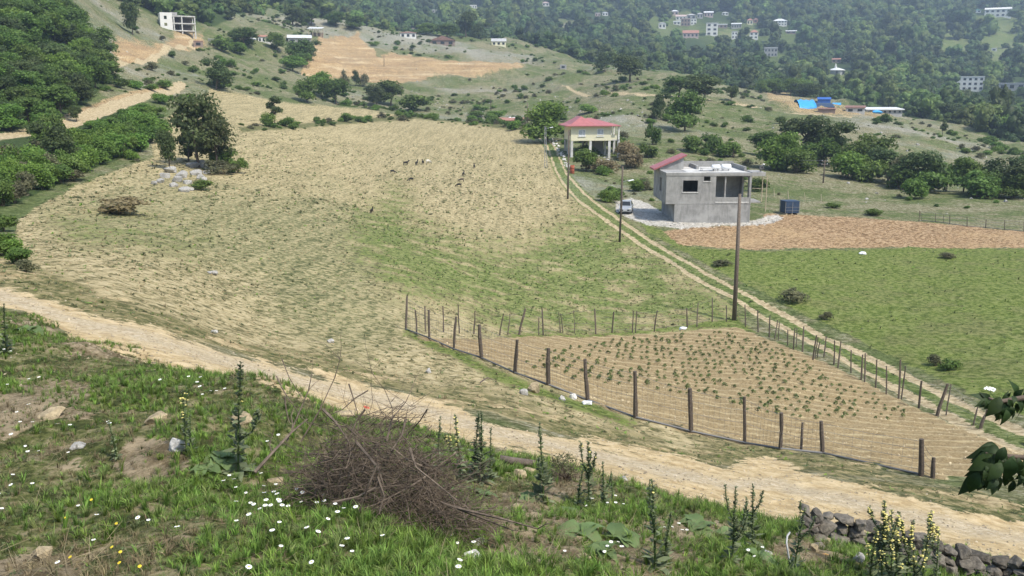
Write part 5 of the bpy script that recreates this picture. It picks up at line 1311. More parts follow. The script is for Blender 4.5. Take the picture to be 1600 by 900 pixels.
# ------------------------------------------------------------------ cars, tank, poles
def car(px, base, wpx, paint, label, yaw, dmin, plate=True):
    p = at(px, base, dmin); e = empty('parked_car', p, yaw, label, 'car')
    e.scale = (1, 1, 1)
    # nose points to local -y
    prof = [(-2.05, .35), (-2.1, .55), (-2.0, .72), (-1.1, .88), (-.95, .92), (1.55, .95), (1.95, .9), (2.05, .6), (2.0, .32)]
    hw = [.62, .74, .78, .80, .81, .82, .78, .74, .68]
    V = []; F = []; n = len(prof)
    for (y, z), w in zip(prof, hw): V += [(-w, y, .28), (-w * 1.04, y, (z + .28) * .5), (-w * .96, y, z), (w * .96, y, z), (w * 1.04, y, (z + .28) * .5), (w, y, .28)]
    for i in range(n - 1):
        for j in range(6): F.append((i * 6 + j, i * 6 + (j + 1) % 6, (i + 1) * 6 + (j + 1) % 6, (i + 1) * 6 + j))
    F += [(5, 4, 3, 2, 1, 0), tuple((n - 1) * 6 + j for j in range(6))]
    b = BM().add(V, F)
    b.add([(-.74, -1.0, .90), (.74, -1.0, .90), (.76, 1.7, .93), (-.76, 1.7, .93), (-.58, -.25, 1.40), (.58, -.25, 1.40), (.60, .95, 1.43), (-.60, .95, 1.43)], [(0,1,5,4), (1,2,6,5), (2,3,7,6), (3,0,4,7), (4,5,6,7)])
    b.build('body', MT[paint], e, False)
    BM().add([(-.62, -.96, .955), (.62, -.96, .955), (.52, -.30, 1.375), (-.52, -.30, 1.375), (-.62, -.99, .945), (.62, -.99, .945), (.52, -.33, 1.37), (-.52, -.33, 1.37)], [(4,5,6,7), (0,3,2,1), (0,1,5,4), (1,2,6,5), (2,3,7,6), (3,0,4,7)]).build('windscreen', MT['glass'], e)
    for sx in (-1, 1):
        BM().add([(sx * .765, -.75, .96), (sx * .785, 1.4, .98), (sx * .63, .85, 1.36), (sx * .62, -.2, 1.34), (sx * .78, -.75, .96), (sx * .80, 1.4, .98), (sx * .645, .85, 1.36), (sx * .635, -.2, 1.34)], [(0,1,2,3), (7,6,5,4), (0,4,5,1), (1,5,6,2), (2,6,7,3), (3,7,4,0)]).build('side_window', MT['glass'], e)
        BM().box(sx * .55 - .16, sx * .55 + .16, -2.13, -2.0, .58, .72).build('headlight', MT['lamp_glass'], e)
        BM().box(sx * .93 - .1, sx * .93 + .1, -.72, -.6, .92, 1.04).build('mirror', MT[paint], e)
        for y in (-1.3, 1.3):
            w = BM().tube([(sx * .66, y, .31), (sx * .84, y, .31)], .31, 14).build('wheel', MT['rubber'], e)
            BM().tube([(sx * .83, y, .31), (sx * .855, y, .31)], .19, 10).build('rim', MT['metal_grey'], w)
    BM().box(-.5, .5, -2.135, -2.05, .42, .54).build('grille', MT['rubber'], e)
    BM().box(-.72, .72, -2.17, -2.02, .27, .40).build('bumper', MT['metal_grey'], e)
    BM().box(-.24, .24, -2.155, -2.137, .43, .52).build('number_plate', MT['frame_white'], e)
    return e
car(978, 331, 21, 'silver', 'small silver grey car parked on the gravel left of the concrete house', math.radians(-10), 85)
car(392, 63, 9, 'white_paint', 'white car parked on the left hill beside the pink roofed house', math.radians(70), 300)

def ibc_tank():
    p = at(1233, 334, 95); s = scale_at(p); e = empty('water_container', p, .12, 'square water container wrapped in dark blue sheet beside the ploughed field', 'water tank')
    w = 11 * s; h = 20 * s
    rng = random.Random(4); bm = bmesh.new(); bmesh.ops.create_grid(bm, x_segments=1, y_segments=1, size=1); bm.free()
    b = BM().box(-w, w, -w, w, .16, h)
    o = b.build('tank', MT['tarp_dark'], e)
    mod = o.modifiers.new('bev', 'BEVEL'); mod.width = .08; mod.segments = 3
    BM().box(-w * 1.04, w * 1.04, -w * 1.04, w * 1.04, h + .004, h + .07).build('cover', MT['tarp_dark'], e)
    for x in (-.8, 0, .8): BM().box(x * w - .08, x * w + .08, -w, w, 0, .15).build('pallet_block', MT['timber_pale'], e)
    me = BM().box(-.02, .02, -.02, .02, .15, h - .02).mesh('cage_bar', MT['metal_grey'])
    for x, y in ((-w - .03, -w - .03), (w + .03, -w - .03), (0, -w - .03), (-w - .03, w + .03), (w + .03, w + .03)): link('cage_bar', me, e, (x, y, 0))
    for z in (.5, .95): BM().box(-w, w, -w - .05, -w - .02, z, z + .03).build('cage_bar', MT['metal_grey'], e)
ibc_tank()

def pole(pxb, base, pxt, top, label, r=.13, mat='wood', lamp=None, arms=0, d=None, dmin=40, lattice=False, dmax=3000):
    p = at(pxb, base, dmin, dmax) if d is None else ground(pxb, d)
    h = height_to(p, top); s = scale_at(p); e = empty('utility_pole', p, 0, label, 'pole')
    dx = (pxt - pxb) * s - 0.0
    a, b_, c = ray(pxt, top); dx = a / b_ * p.y - p.x
    if not lattice: BM().tube([(0, 0, -.4), (dx * .5 + .02, 0, h * .5), (dx, 0, h)], [r * 1.15, r, r * .72], 8).build('shaft', MT[mat], e, True)
    else:
        bb = BM()
        for sx in (-1, 1): bb.tube([(sx * .22, 0, -.4), (dx + sx * .10, 0, h)], .05, 5)
        for k in range(9):
            z0, z1 = h * k / 9, h * (k + 1) / 9; f0 = .22 - .12 * k / 9; sg = 1 if k % 2 else -1
            bb.tube([(sg * f0 + dx * k / 9, 0, z0), (-sg * f0 + dx * (k + 1) / 9, 0, z1)], .03, 4)
        bb.build('shaft', MT[mat], e)
    for k in range(arms):
        BM().box(dx - .55, dx + .55, -.05, .05, h - .25 - .55 * k, h - .16 - .55 * k).build('crossarm', MT[mat], e)
        for x in (-.45, 0, .45): BM().lathe([(.03, 0), (.05, .05), (.02, .14)], 6, 0, (dx + x, 0, h - .16 - .55 * k)).build('insulator', MT['white_plastic'], e)
    if lamp:
        lz = height_to(p, lamp[1]); lx = (lamp[0] - pxb) * s
        BM().tube([(dx * lz / h, 0, lz - .1), (lx * .6, -.05, lz + .05), (lx, -.1, lz + .12)], .03, 5).build('lamp_arm', MT['metal_grey'], e)
        BM().add([(lx - .28, -.22, lz), (lx + .3, -.22, lz + .12), (lx + .3, .05, lz + .12), (lx - .28, .05, lz), (lx - .24, -.18, lz + .1), (lx + .26, -.18, lz + .2), (lx + .26, .0, lz + .2), (lx - .24, .0, lz + .1)], [(0,3,2,1), (4,5,6,7), (0,1,5,4), (1,2,6,5), (2,3,7,6), (3,0,4,7)]).build('lamp_head', MT['white_plastic'], e)
    return p, dx, h
pole(1147, 500, 1156, 303, 'tall bare grey pole at the top corner of the fenced garden', .145, dmax=80)
pole(968, 378, 973, 260, 'wooden pole with a white street lamp beside the farm track', .12, lamp=(983, 283))
pole(887, 311, 889, 203, 'wooden pole on the lane edge in front of the yellow house', .12)
pole(853, 263, 852, 197, 'slim lattice pole with a street lamp left of the lane', .1, mat='metal_grey', lamp=(861, 200), lattice=True, dmax=230)
pole(824, 214, 824, 160, 'dark pole standing on the crest of the field by the tile roofed shed', .12, d=232)
pole(767, 176, 767, 150, 'grey pole on the stony slope beyond the field', .12)
pole(600, 104, 600, 86, 'dark pole in the middle of the orange terraces', .14)
P8 = pole(1285, 312, 1289, 250, 'wooden power pole with crossarms before the dark trees on the slope', .11, arms=2, d=152)
P9 = pole(1537, 303, 1539, 279, 'thin pole half hidden behind trees right of the meadow', .10, d=190)
P10 = pole(1206, 292, 1206, 244, 'pole hidden in the trees at the left end of the power line', .11, arms=1, d=168)
def power_line():
    e = empty('power_line', P8[0], 0, 'three thin electric wires running left from the power pole', 'power line')
    a = P8[0] + Vector((P8[1], 0, P8[2])); b = P10[0] + Vector((P10[1], 0, P10[2]))
    for x, dz in ((-.45, 0), (.45, -.05), (0, -.6)):
        pts = []
        for k in range(9):
            t = k / 8; q = a.lerp(b, t) + Vector((x, 0, dz - .35 * 4 * t * (1 - t))); pts.append(q - P8[0])
        BM().tube(pts, .02, 4).build('wire', MT['wire'], e)
power_line()
# ------------------------------------------------------------------ the garden fence
def fence_post(parent, pb, base, pt, top, r, dmin=22, dmax=110, mat='wood', name='post'):
    p = at(pb, base, dmin, dmax); h = height_to(p, top); a, b_, c = ray(pt, top); dx = a / b_ * p.y - p.x
    o = R.uniform(-.03, .03); bm = BM(); k = R.uniform(.85, 1.15)
    bm.tube([(0, 0, -.25), (dx * .25 + o * .5, 0, h * .25), (dx * .62 + o, o, h * .62), (dx, 0, h)], [r * k * 1.05, r * k * (1 + R.uniform(-.12, .12)), r * k * (.95 + R.uniform(-.12, .12)), r * k * .82], 7)
    q = bm.build(name, MT[mat], None, False); q.location = p
    if parent is not None: q.parent = parent; q.location = p - parent.location
    return p, dx, h
def garden_fence():
    o0 = at(640, 515, 22, 110)
    e = empty('garden_fence', o0, 0, 'fence of rough wooden posts and wire around the tilled garden', 'fence')
    left = [(634,515,636,463,.045),(651,523,649,485,.035),(665,518,664,478,.035),(671,529,670,484,.055),(693,519,692,478,.035),(709,546,713,495,.06),(718,521,716,476,.03),(740,522,742,486,.03),(753,560,749,507,.062)]
    front = [(804,583,808,531,.06),(857,602,857,544,.062),(919,626,914,561,.075),(993,653,992,580,.072),(1080,675,1078,607,.065),(1164,693,1163,620,.058),(1219,702,1221,645,.07),(1252,703,1254,660,.035),(1286,709,1283,658,.062),(1440,743,1440,686,.07),(1458,747,1459,715,.06)]
    back = [(780,524,787,490,.03),(793,523,797,491,.03),(810,523,821,482,.055),(842,524,842,496,.03),(849,524,847,482,.038),(876,520,873,488,.03),(880,520,876,490,.028),(898,521,896,485,.025),(931,522,929,482,.045),(956,520,959,487,.045),(988,520,990,486,.035),(993,520,995,486,.035),(1022,518,1027,485,.045),(1074,512,1073,481,.045),(1089,511,1091,473,.04),(1113,503,1113,465,.04),(1135,503,1135,477,.04)]
    right = [(1165,511,1164,476,.035),(1185,519,1184,484,.045),(1202,527,1203,494,.035),(1210,530,1215,500,.035),(1216,532,1218,502,.025),(1231,540,1231,515,.03),(1240,546,1242,512,.035),(1244,543,1245,512,.025),(1254,550,1256,510,.04),(1270,562,1276,524,.04),(1273,560,1278,527,.035),(1277,559,1281,534,.03),(1287,558,1291,525,.03),(1303,570,1304,532,.04),(1309,575,1314,533,.04),(1330,583,1330,547,.03),(1346,594,1348,554,.035),(1351,597,1352,552,.035),(1368,606,1370,562,.035),(1385,616,1385,572,.035),(1404,623,1407,562,.035),(1408,624,1415,572,.03),(1436,638,1440,595,.045),(1463,650,1481,600,.055),(1478,649,1486,600,.03),(1520,665,1529,630,.03),(1531,670,1543,640,.055)]
    T = []
    for row in (left, front, back, right):
        tops = [fence_post(e, *q[:4], q[4] * 1.18) for q in row]; T.append((row, tops))
    wires = BM(); o = e.location
    def strands(seq):
        for f in (.18, .45, .72, .95):
            pts = [p + Vector((dx * f, -.03, h * f)) for p, dx, h in seq]
            for a, b in zip(pts[:-1], pts[1:]):
                m = a.lerp(b, .5) - Vector((0, 0, .05)); wires.tube([a - o, m - o, b - o], .006, 3, cap=False)
    strands([t for q, t in zip(left, T[0][1]) if q[4] > .04] + [t for q, t in zip(front, T[1][1]) if q[4] > .04]); strands(T[2][1]); strands(T[3][1])
    wires.build('wire', MT['wire'], e)
    # low netting along the front, sagging on the ground
    net = BM()
    fr = [t for q, t in zip(left, T[0][1]) if q[4] > .04] + [t for q, t in zip(front, T[1][1]) if q[4] > .04][:-1]
    for (p, dx, h), (p2, dx2, h2) in zip(fr[:-1], fr[1:]):
        for k in range(10):
            t = k / 10; a = p.lerp(p2, t); g = float(H(a.x, a.y)[0])
            net.tube([Vector((a.x, a.y - .03, g)) - o, Vector((a.x + .02, a.y - .03, g + h * .9)) - o], .003, 3, cap=False)
    pts = [t[0] - Vector((0, .05, -.05)) - o for t in fr]; net.tube(pts, .035, 5)
    net.build('netting', MT['wire'], e)
    # far wire fence on the right
    o1 = at(1436, 346, 80, 150); f = empty('wire_fence', o1, 0, 'thin post and wire fence at the far edge of the ploughed field', 'fence'); S = []
    for q in [(1436,346,1437,329,.045),(1440,345,1438,331,.03),(1462,347,1462,333,.04),(1474,348,1474,335,.03),(1484,350,1484,336,.04),(1511,354,1511,339,.045),(1540,356,1541,343,.045),(1570,359,1570,344,.045),(1600,362,1600,347,.045)]:
        S.append(fence_post(f, *q, 80, 150))
    w = BM()
    for fr_ in (.05, .4, .7, .98): w.tube([p + Vector((0, 0, h * fr_)) - f.location for p, dx, h in S], .03 if fr_ < .1 else .012, 4)
    w.build('wire', MT['wire'], f)
    o2 = at(1210, 308, 100, 200); f = empty('stake_fence', o2, 0, 'few pale stakes of a fence below the trees right of the concrete house', 'fence')
    for q in [(1210,307,1209,294,.05),(1232,311,1231,298,.06),(1258,315,1257,301,.05),(1283,316,1283,303,.05)]: fence_post(f, *q, 100, 200, mat='timber_pale')
garden_fence()

# ------------------------------------------------------------------ crops, goats, stones
def crops():
    PL = [(800,575),(850,548),(920,535),(1000,530),(1080,520),(1150,520),(1195,535),(1250,562),(1300,590),(1350,610),(1420,640),(1430,655),(1380,662),(1300,655),(1200,655),(1150,635),(1090,622),(1020,608),(950,600),(880,592),(830,588)]
    P = []
    ca, sa = math.cos(_rot), math.sin(_rot)
    for k in range(int(28 / FURROW), int(70 / FURROW)):
        for j in range(-27, 84):
            v = j * .44 + R.uniform(-.1, .1); u = k * FURROW + R.uniform(-.05, .05)
            x = v * ca - u * sa; y = v * sa + u * ca; y -= .5 * float(vnoise(x / 11, y / 11, 9)) / ca
            if y < 20: continue
            z = float(H(x, y)[0]); a, b = project(np.array(x), np.array(y), np.array(z))
            if zval('garden', np.array([x]), np.array([y]))[0] < .8: continue
            if poly_sd(np.array([float(a)]), np.array([float(b)]), PL)[0] < 0 or R.random() < (.22 if a > 950 else .5): continue
            P.append((x, y, z, float(a), float(b)))
    P.sort(key=lambda q: q[1])
    src = [mesh_np('crop_plant', *leaf_cloud(46, [(0, 0, .10, .17, .17, .12), (.05, .03, .16, .1, .1, .1)], .10, 700 + i, .8, .4)[:2], MT['crop_leaf'], tint=np.random.default_rng(i).random(46)) for i in range(4)]
    print('crops', len(P))
    for i, (x, y, z, a, b) in enumerate(P[:300]):
        o = link('crop_plant', src[i % 4], None, (x, y, z)); s = R.uniform(.35, .8); o.scale = (s, s, s * R.uniform(.8, 1.2)); o.rotation_euler = (0, 0, R.uniform(0, 6.28))
        set_props(o, 'small leafy crop plant in the rows of the tilled garden', 'crop', 'crop plants in the garden rows')
    Q = P[300:]
    if Q:
        n = len(Q); scatter('far_crops', 'more leafy crop plants at the far end of the garden rows', np.array([q[:3] for q in Q]), rots(n, .05), sc3(.45 + .4 * RNG.random(n)), (RNG.random(n) * 4).astype(int), src)
crops()

def goats():
    def goat(name, graze):
        hd = (.62, 0, .18, .075) if graze else (.62, 0, .86, .085); nk = (.48, 0, .42, .085) if graze else (.50, 0, .72, .085); mz = (.72, 0, .06, .05) if graze else (.78, 0, .80, .05)
        N = [(0, 0, .52, .17), (-.30, 0, .53, .155), (.28, 0, .53, .165), nk, hd, mz, (-.47, 0, .60, .03), (-.55, 0, .66, .02)]
        E = [(0, 1), (0, 2), (2, 3), (3, 4), (4, 5), (1, 6), (6, 7)]
        for sx in (-1, 1):
            k = len(N); N += [(.30, sx * .10, .34, .06), (.31, sx * .10, .18, .035), (.30, sx * .10, .0, .03)]; E += [(2, k), (k, k + 1), (k + 1, k + 2)]
            k = len(N); N += [(-.34, sx * .10, .36, .075), (-.42, sx * .10, .20, .038), (-.37, sx * .10, .0, .03)]; E += [(1, k), (k, k + 1), (k + 1, k + 2)]
            k = len(N); N += [(hd[0] - .06, sx * .12, hd[2] + .05, .025)]; E += [(4, k)]
            k = len(N); N += [(hd[0] - .10, sx * .05, hd[2] + .16, .02)]; E += [(4, k)]
        return skin_mesh(name, N, E, None, 1)
    cols = {'black': simple('black_goat_hair', (0.02, 0.018, 0.016), .8, .3), 'brown': simple('brown_goat_hair', (.09, .07, .05), .8, .3), 'white': simple('white_goat_hair', (.6, .57, .5), .8, .15)}
    base = [goat('goat', True), goat('goat', False)]; M_ = {}
    for c in cols:
        for i in (0, 1):
            m = base[i].copy(); m.materials.clear(); m.materials.append(cols[c]); M_[c, i] = m
    for px, py, c, pose, yaw, lab in [
        (634,258,'black',1,20,'black goat at the left of the upper group on the stubble, head up'), (651,258,'black',1,75,'black goat standing in the middle of the upper group of goats'), (661,257,'black',1,110,'black goat beside the white goat in the upper group'),
        (669,255,'white',0,40,'small white goat at the right end of the upper group'), (614,271,'black',0,15,'black goat farthest left on the upper stubble, grazing'), (642,283,'black',0,200,'large black goat a little below the upper group'),
        (741,263,'black',1,95,'black goat alone farthest right on the stubble'), (724,275,'black',1,80,'black goat topmost of the three in a line at right'), (721,284,'brown',0,170,'greyish brown goat in the middle of the line of three'), (717,292,'black',0,185,'black goat lowest of the three in a line at right'),
        (581,333,'black',1,82,'black goat by itself low on the field beside the green strip')]:
        p = at(px, py, 60, 260); o = link('goat', M_[c, pose], None, p); o.rotation_euler = (0, 0, math.radians(yaw)); k = scale_at(p) * (8.0 if py < 300 else 9.5) / .95; o.scale = (k, k, k)
        set_props(o, lab, 'goat', 'goats grazing on the stubble field')
goats()

def rock(px, base, w, h, mat, label, name='rock', d=None, dmin=2.6, dmax=300, parent=None, seed=None, sub=3, cat='rock', rot=None, lift=.25):
    p = at(px, base, dmin, dmax); s = scale_at(p)
    me = stone_mesh(R.randrange(9999) if seed is None else seed, mat, w * s, w * s * .8, h * s * 1.2, sub)
    o = link(name, me, None, p + Vector((0, w * s * .3, h * s * lift))); o.rotation_euler = (R.uniform(-.15, .15), R.uniform(-.15, .15), R.uniform(0, .8) if rot is None else rot)
    if parent is not None: o.parent = parent; o.location = o.location - parent.location
    else: set_props(o, label, cat)
    return o
def rocks():
    for q in [(277,706,34,26,'white_stone','angular white rock in the grass left of the brush pile'), (62,878,34,22,'tan_stone','flat tan rock at the bottom left corner of the bank'), (240,662,38,16,'tan_stone','flat tan rock half sunk in grass at left'),
        (374,664,36,18,'tan_stone','tan rock behind the tall flower spike at left'), (736,878,34,12,'white_stone','whitish rock low in the grass below the brush pile'), (750,853,26,8,'limestone','flat grey white stone above the whitish rock below the brush'),
        (836,614,25,17,'tan_stone','large tan boulder beside the garden fence'), (818,617,16,10,'limestone','smaller grey stone left of the tan boulder by the fence'), (879,626,12,9,'limestone','small stone between the boulder and the white scraps'),
        (896,624,13,9,'white_stone','small whitish stone right of the little grey stone by the fence'), (331,429,17,7,'limestone','white rock alone on the stubble at left'), (334,521,12,6,'limestone','small white rock on the stubble near the dirt road'),
        (516,536,12,7,'limestone','small pale rock on the stubble above the road'), (670,583,12,8,'limestone','grey rock near the lower edge of the stubble'), (186,324,14,8,'limestone','pale rock under the grey bush in the field'),
        (911,879,26,10,'tan_stone','flat tan stone below the broad burdock leaves'), (806,797,20,9,'tan_stone','pale flat stone left of the burdock leaves'), (812,747,24,12,'tan_stone','tan stone below the wooden log'), (828,741,22,9,'tan_stone','flat brown stone under the right end of the log'),
        (910,852,22,12,'tan_stone','rounded tan stone under a drooping burdock leaf'), (428,760,28,14,'tan_stone','stone at the left foot of the brush pile'), (534,655,40,12,'tan_stone','flat slab lying behind the top of the brush pile'),
        (1200,872,20,10,'limestone','pale stone left of the plastic pipe'), (1273,862,16,12,'tan_stone','upright stone in the grass before the stone wall'), (1345,878,22,12,'limestone','pale stone before the yellow flowered clump'),
        (1293,850,14,10,'tan_stone','small tan stone close below the stone wall'), (975,752,14,7,'limestone','pale stone on the lower edge of the dirt road'), (118,702,24,9,'limestone','pale stone bits in the grass at far left'), (75,655,46,12,'tan_stone','bare tan slab in the grass at far left')]:
        rock(*q)
    # outcrop under the pine
    o = at(305, 272, 60, 200); e = empty('rock_outcrop', o, 0, 'outcrop of pale limestone blocks under the tall loose tree in the stubble field', 'rock outcrop')
    for q in [(262,270,26,14),(250,286,16,8),(282,278,20,13),(300,262,26,10),(318,262,26,14),(328,266,22,10),(270,292,16,8),(286,300,20,9),(304,274,22,10),(312,280,14,8),(318,282,10,7),(240,288,10,6),(275,284,20,10),(292,288,18,8),(308,290,14,7),(296,298,12,6),(256,278,16,10),(322,272,14,7),(336,266,12,6)]:
        rock(q[0], q[1], q[2] * .95, q[3] * 1.0, 'limestone', None, dmin=60, dmax=200, parent=e)
    # rubble by the yellow house
    o = at(884, 246, 100, 230); e = empty('rubble_heap', o, 0, 'heap of white rubble running down the bank before the yellow house', 'rubble')
    for k in range(46):
        t = R.random(); px = 864 + 26 * t + R.gauss(0, 1.8); py = 221 + 42 * t + R.gauss(0, 2.0)
        rock(px, py, R.uniform(2.5, 5.5), R.uniform(2, 3.5), 'white_stone', None, 'stone', dmin=110, dmax=230, parent=e, sub=1)
    o = at(935, 248, 100, 230); e = empty('rubble_heap', o, 0, 'grey building rubble under and before the yellow house', 'rubble')
    for k in range(40):
        rock(R.uniform(905, 955), R.uniform(240, 256), R.uniform(2.5, 6), R.uniform(2, 3), R.choice(['limestone', 'white_stone']), None, 'stone', dmin=110, dmax=230, parent=e, sub=1)
    o = at(1080, 352, 80, 150); e = empty('rubble_heap', o, 0, 'pale rubble lying along the foot of the concrete house', 'rubble')
    for k in range(60):
        px = R.uniform(1005, 1215); py = np.interp(px, [1005, 1055, 1175, 1215], [346, 352, 350, 346]) + R.gauss(0, 2)
        rock(px, py, R.uniform(1.5, 5), R.uniform(1, 2.6), R.choice(['limestone', 'white_stone']), None, 'stone', dmin=80, dmax=150, parent=e, sub=1)
    for px, py, w, h, lab in [(1349,398,13,5,'white plastic bag lying in the meadow'), (1068,516,14,5,'white plastic scrap at the far side of the garden fence'), (918,633,18,7,'white plastic scraps on the grass below the garden fence'), (122,75,10,4,'white sheet lying on the cut left hill')]:
        o = rock(px, py, w, h, 'white_plastic', lab, 'plastic_bag', dmin=20, dmax=400, cat='plastic bag')
    # red drum on the lane
    p = at(894, 271, 90, 200); s = scale_at(p)
    BMx = BM().lathe([(.30, 0), (.31, .02), (.30, .3), (.315, .32), (.30, .34), (.30, .6), (.315, .62), (.30, .64), (.31, .9), (.26, .9), (.26, .87)], 14)
    o = BMx.build('oil_drum', MT['rust'], None, True); o.location = p; k = 7 * s / .62; o.scale = (k, k, k * 1.25); set_props(o, 'red brown oil drum standing by the lane before the yellow house', 'drum')
rocks()

# ------------------------------------------------------------------ the brush pile
def brush_pile():
    p = at(598, 818); s = scale_at(p); rng = random.Random(11)
    e = empty('brush_pile', p, 0, 'big heap of dry brown cut branches on the grassy bank', 'brush pile')
    g = lambda x, y: float(H(p.x + x, p.y + y)[0]) - p.z
    W = 150 * s; HT = 190 * s
    def inside():
        while True:
            x = rng.uniform(-1, 1.05); y = rng.uniform(-1, 1); rr = x * x + y * y
            if rr < 1: break
        xs = x * W; ys = y * .52 + .5
        top = HT * (1 - abs(x + .12) ** 1.3 * .95) * (1 - y * y * .6); top *= .78 + .42 * abs(math.sin(x * 7.3 + y * 3)) ; top = max(top, .06)
        return Vector((xs, ys, g(xs, ys) + top * rng.random() ** .8))
    def twig(b, q, d, L, r, n=4, sides=3, forks=2):
        pts = [q]; dd = d.copy()
        for k in range(n):
            dd = (dd + Vector((rng.gauss(0, .22), rng.gauss(0, .22), rng.gauss(-.05, .22)))).normalized(); pts.append(pts[-1] + dd * L / n)
        b.tube(pts, [r * (1 - .75 * k / n) for k in range(n + 1)], sides, cap=False)
        for f in range(forks):
            i = rng.randrange(1, n); fd = (dd + Vector((rng.gauss(0, .8), rng.gauss(0, .8), rng.gauss(.1, .6)))).normalized()
            twig(b, pts[i], fd, L * rng.uniform(.3, .55), r * .55, 3, 3, 0)
    tw = BM()
    for k in range(950):
        q = inside(); a = rng.random() * 6.283; d = Vector((math.cos(a), math.sin(a) * .7, rng.gauss(.05, .4))).normalized()
        twig(tw, q - d * .25, d, rng.uniform(.25, .8), rng.uniform(.0016, .0042), 4, 3, 2)
    for k in range(46):                                    # thin tips that stick out of the heap
        q = inside(); d = Vector((q.x / W + rng.gauss(0, .5), rng.gauss(0, .4), rng.uniform(.2, 1.1))).normalized(); twig(tw, q, d, rng.uniform(.3, .6), rng.uniform(.0016, .003), 5, 3, 3)
    o = tw.build('twigs', MT['twig_dark'], e); o['kind'] = 'stuff'
    for k in range(90):                                    # the thicker sticks, one by one
        q = inside(); a = rng.random() * 6.283; d = Vector((math.cos(a), math.sin(a) * .6 - .15, rng.gauss(.05, .35))).normalized(); b = BM()
        q.z = max(q.z, g(q.x, q.y) + .1); twig(b, q - d * .25, d, rng.uniform(.35, .75), rng.uniform(.004, .008), 5, 5, 2); b.build('branch', MT['twig'], e)
    def stick(pts, r, forks=0):
        b = BM(); P = []
        for px, py, dd in pts: P.append(atd(px, py, p.y + dd) - p)
        b.tube(P, [r * (1 - .6 * i / (len(P) - 1)) for i in range(len(P))], 5)
        for f in range(forks):
            i = rng.randrange(1, len(P)); d = (P[i] - P[i - 1]).normalized() + Vector((rng.gauss(0, .5), rng.gauss(0, .3), rng.gauss(.3, .4))); twig(b, P[i], d.normalized(), rng.uniform(.12, .3), r * .4, 3, 3, 1)
        b.build('branch', MT['twig'], e)
    for pts, r, f in [([(398,738,-.1),(425,708,0),(455,676,.2),(480,655,.4)], .013, 2), ([(470,690,.3),(500,640,.4),(523,590,.5),(531,562,.5)], .006, 4), ([(448,690,.2),(482,610,.3),(487,585,.3)], .006, 2), ([(505,640,.3),(525,660,.2),(545,690,.1)], .011, 1), ([(604,690,.2),(612,655,.3),(634,628,.4)], .008, 2), ([(634,655,.3),(628,680,.2),(611,705,.1)], .010, 1), ([(432,588,.5),(440,605,.4),(450,622,.3),(470,650,.3)], .006, 2), ([(445,620,.3),(447,640,.3),(452,660,.3)], .007, 1), ([(556,690,.0),(590,730,-.25),(600,760,-.3)], .010, 0), ([(520,785,-.3),(560,776,-.3),(590,760,-.3)], .009, 0), ([(562,800,-.35),(575,760,-.35),(590,725,-.3)], .011, 0), ([(700,790,0),(740,800,-.1),(790,812,-.2),(840,826,-.25)], .011, 2), ([(690,785,0),(760,812,-.1),(800,828,-.2)], .009, 2), ([(655,720,.2),(680,706,.3),(693,700,.3)], .005, 0), ([(590,745,-.3),(600,775,-.35),(592,803,-.4)], .009, 0), ([(640,700,.1),(650,730,0),(700,770,-.1)], .010, 2), ([(570,640,.4),(556,660,.4),(540,700,.3)], .008, 3), ([(545,600,.4),(553,625,.4),(560,650,.4)], .006, 2), ([(575,610,.4),(555,622,.4),(535,640,.4),(500,655,.4)], .005, 2), ([(440,560,.5),(452,590,.4),(470,620,.4)], .004, 1)]:
        stick(pts, r, f)
brush_pile()

# ------------------------------------------------------------------ tall weeds, burdocks, flowers
def leaf_blade(name, L, W, seed, mat, droop=.3, wave=.12, n=6):
    """one broad leaf along +x, folded along its rib"""
    rng = random.Random(seed); V = []; F = []
    prof = [.10, .62, .95, 1.0, .78, .40, .02][:n + 1]
    for i in range(n + 1):
        t = i / n; x = L * t; z = L * (.35 * t - (droop + .35) * t * t); w = W * .5 * prof[i]
        V += [(x, -w, z + w * .28 + rng.uniform(-1, 1) * wave * W * .3), (x, 0, z), (x, w, z + w * .28 + rng.uniform(-1, 1) * wave * W * .3)]
    for i in range(n):
        for j in (0, 1): F.append((3 * i + j, 3 * i + j + 1, 3 * i + 4 + j, 3 * i + 3 + j))
    me = mesh_np(name, np.array(V), np.array(F), MT[mat], smooth=True, tint=np.random.default_rng(seed).random(len(F)) * .4 + .3 + .3 * rng.random()); return me
SMALL_LEAF = [leaf_blade('leaf', 1, .30, i, 'mullein', .25) for i in range(3)]

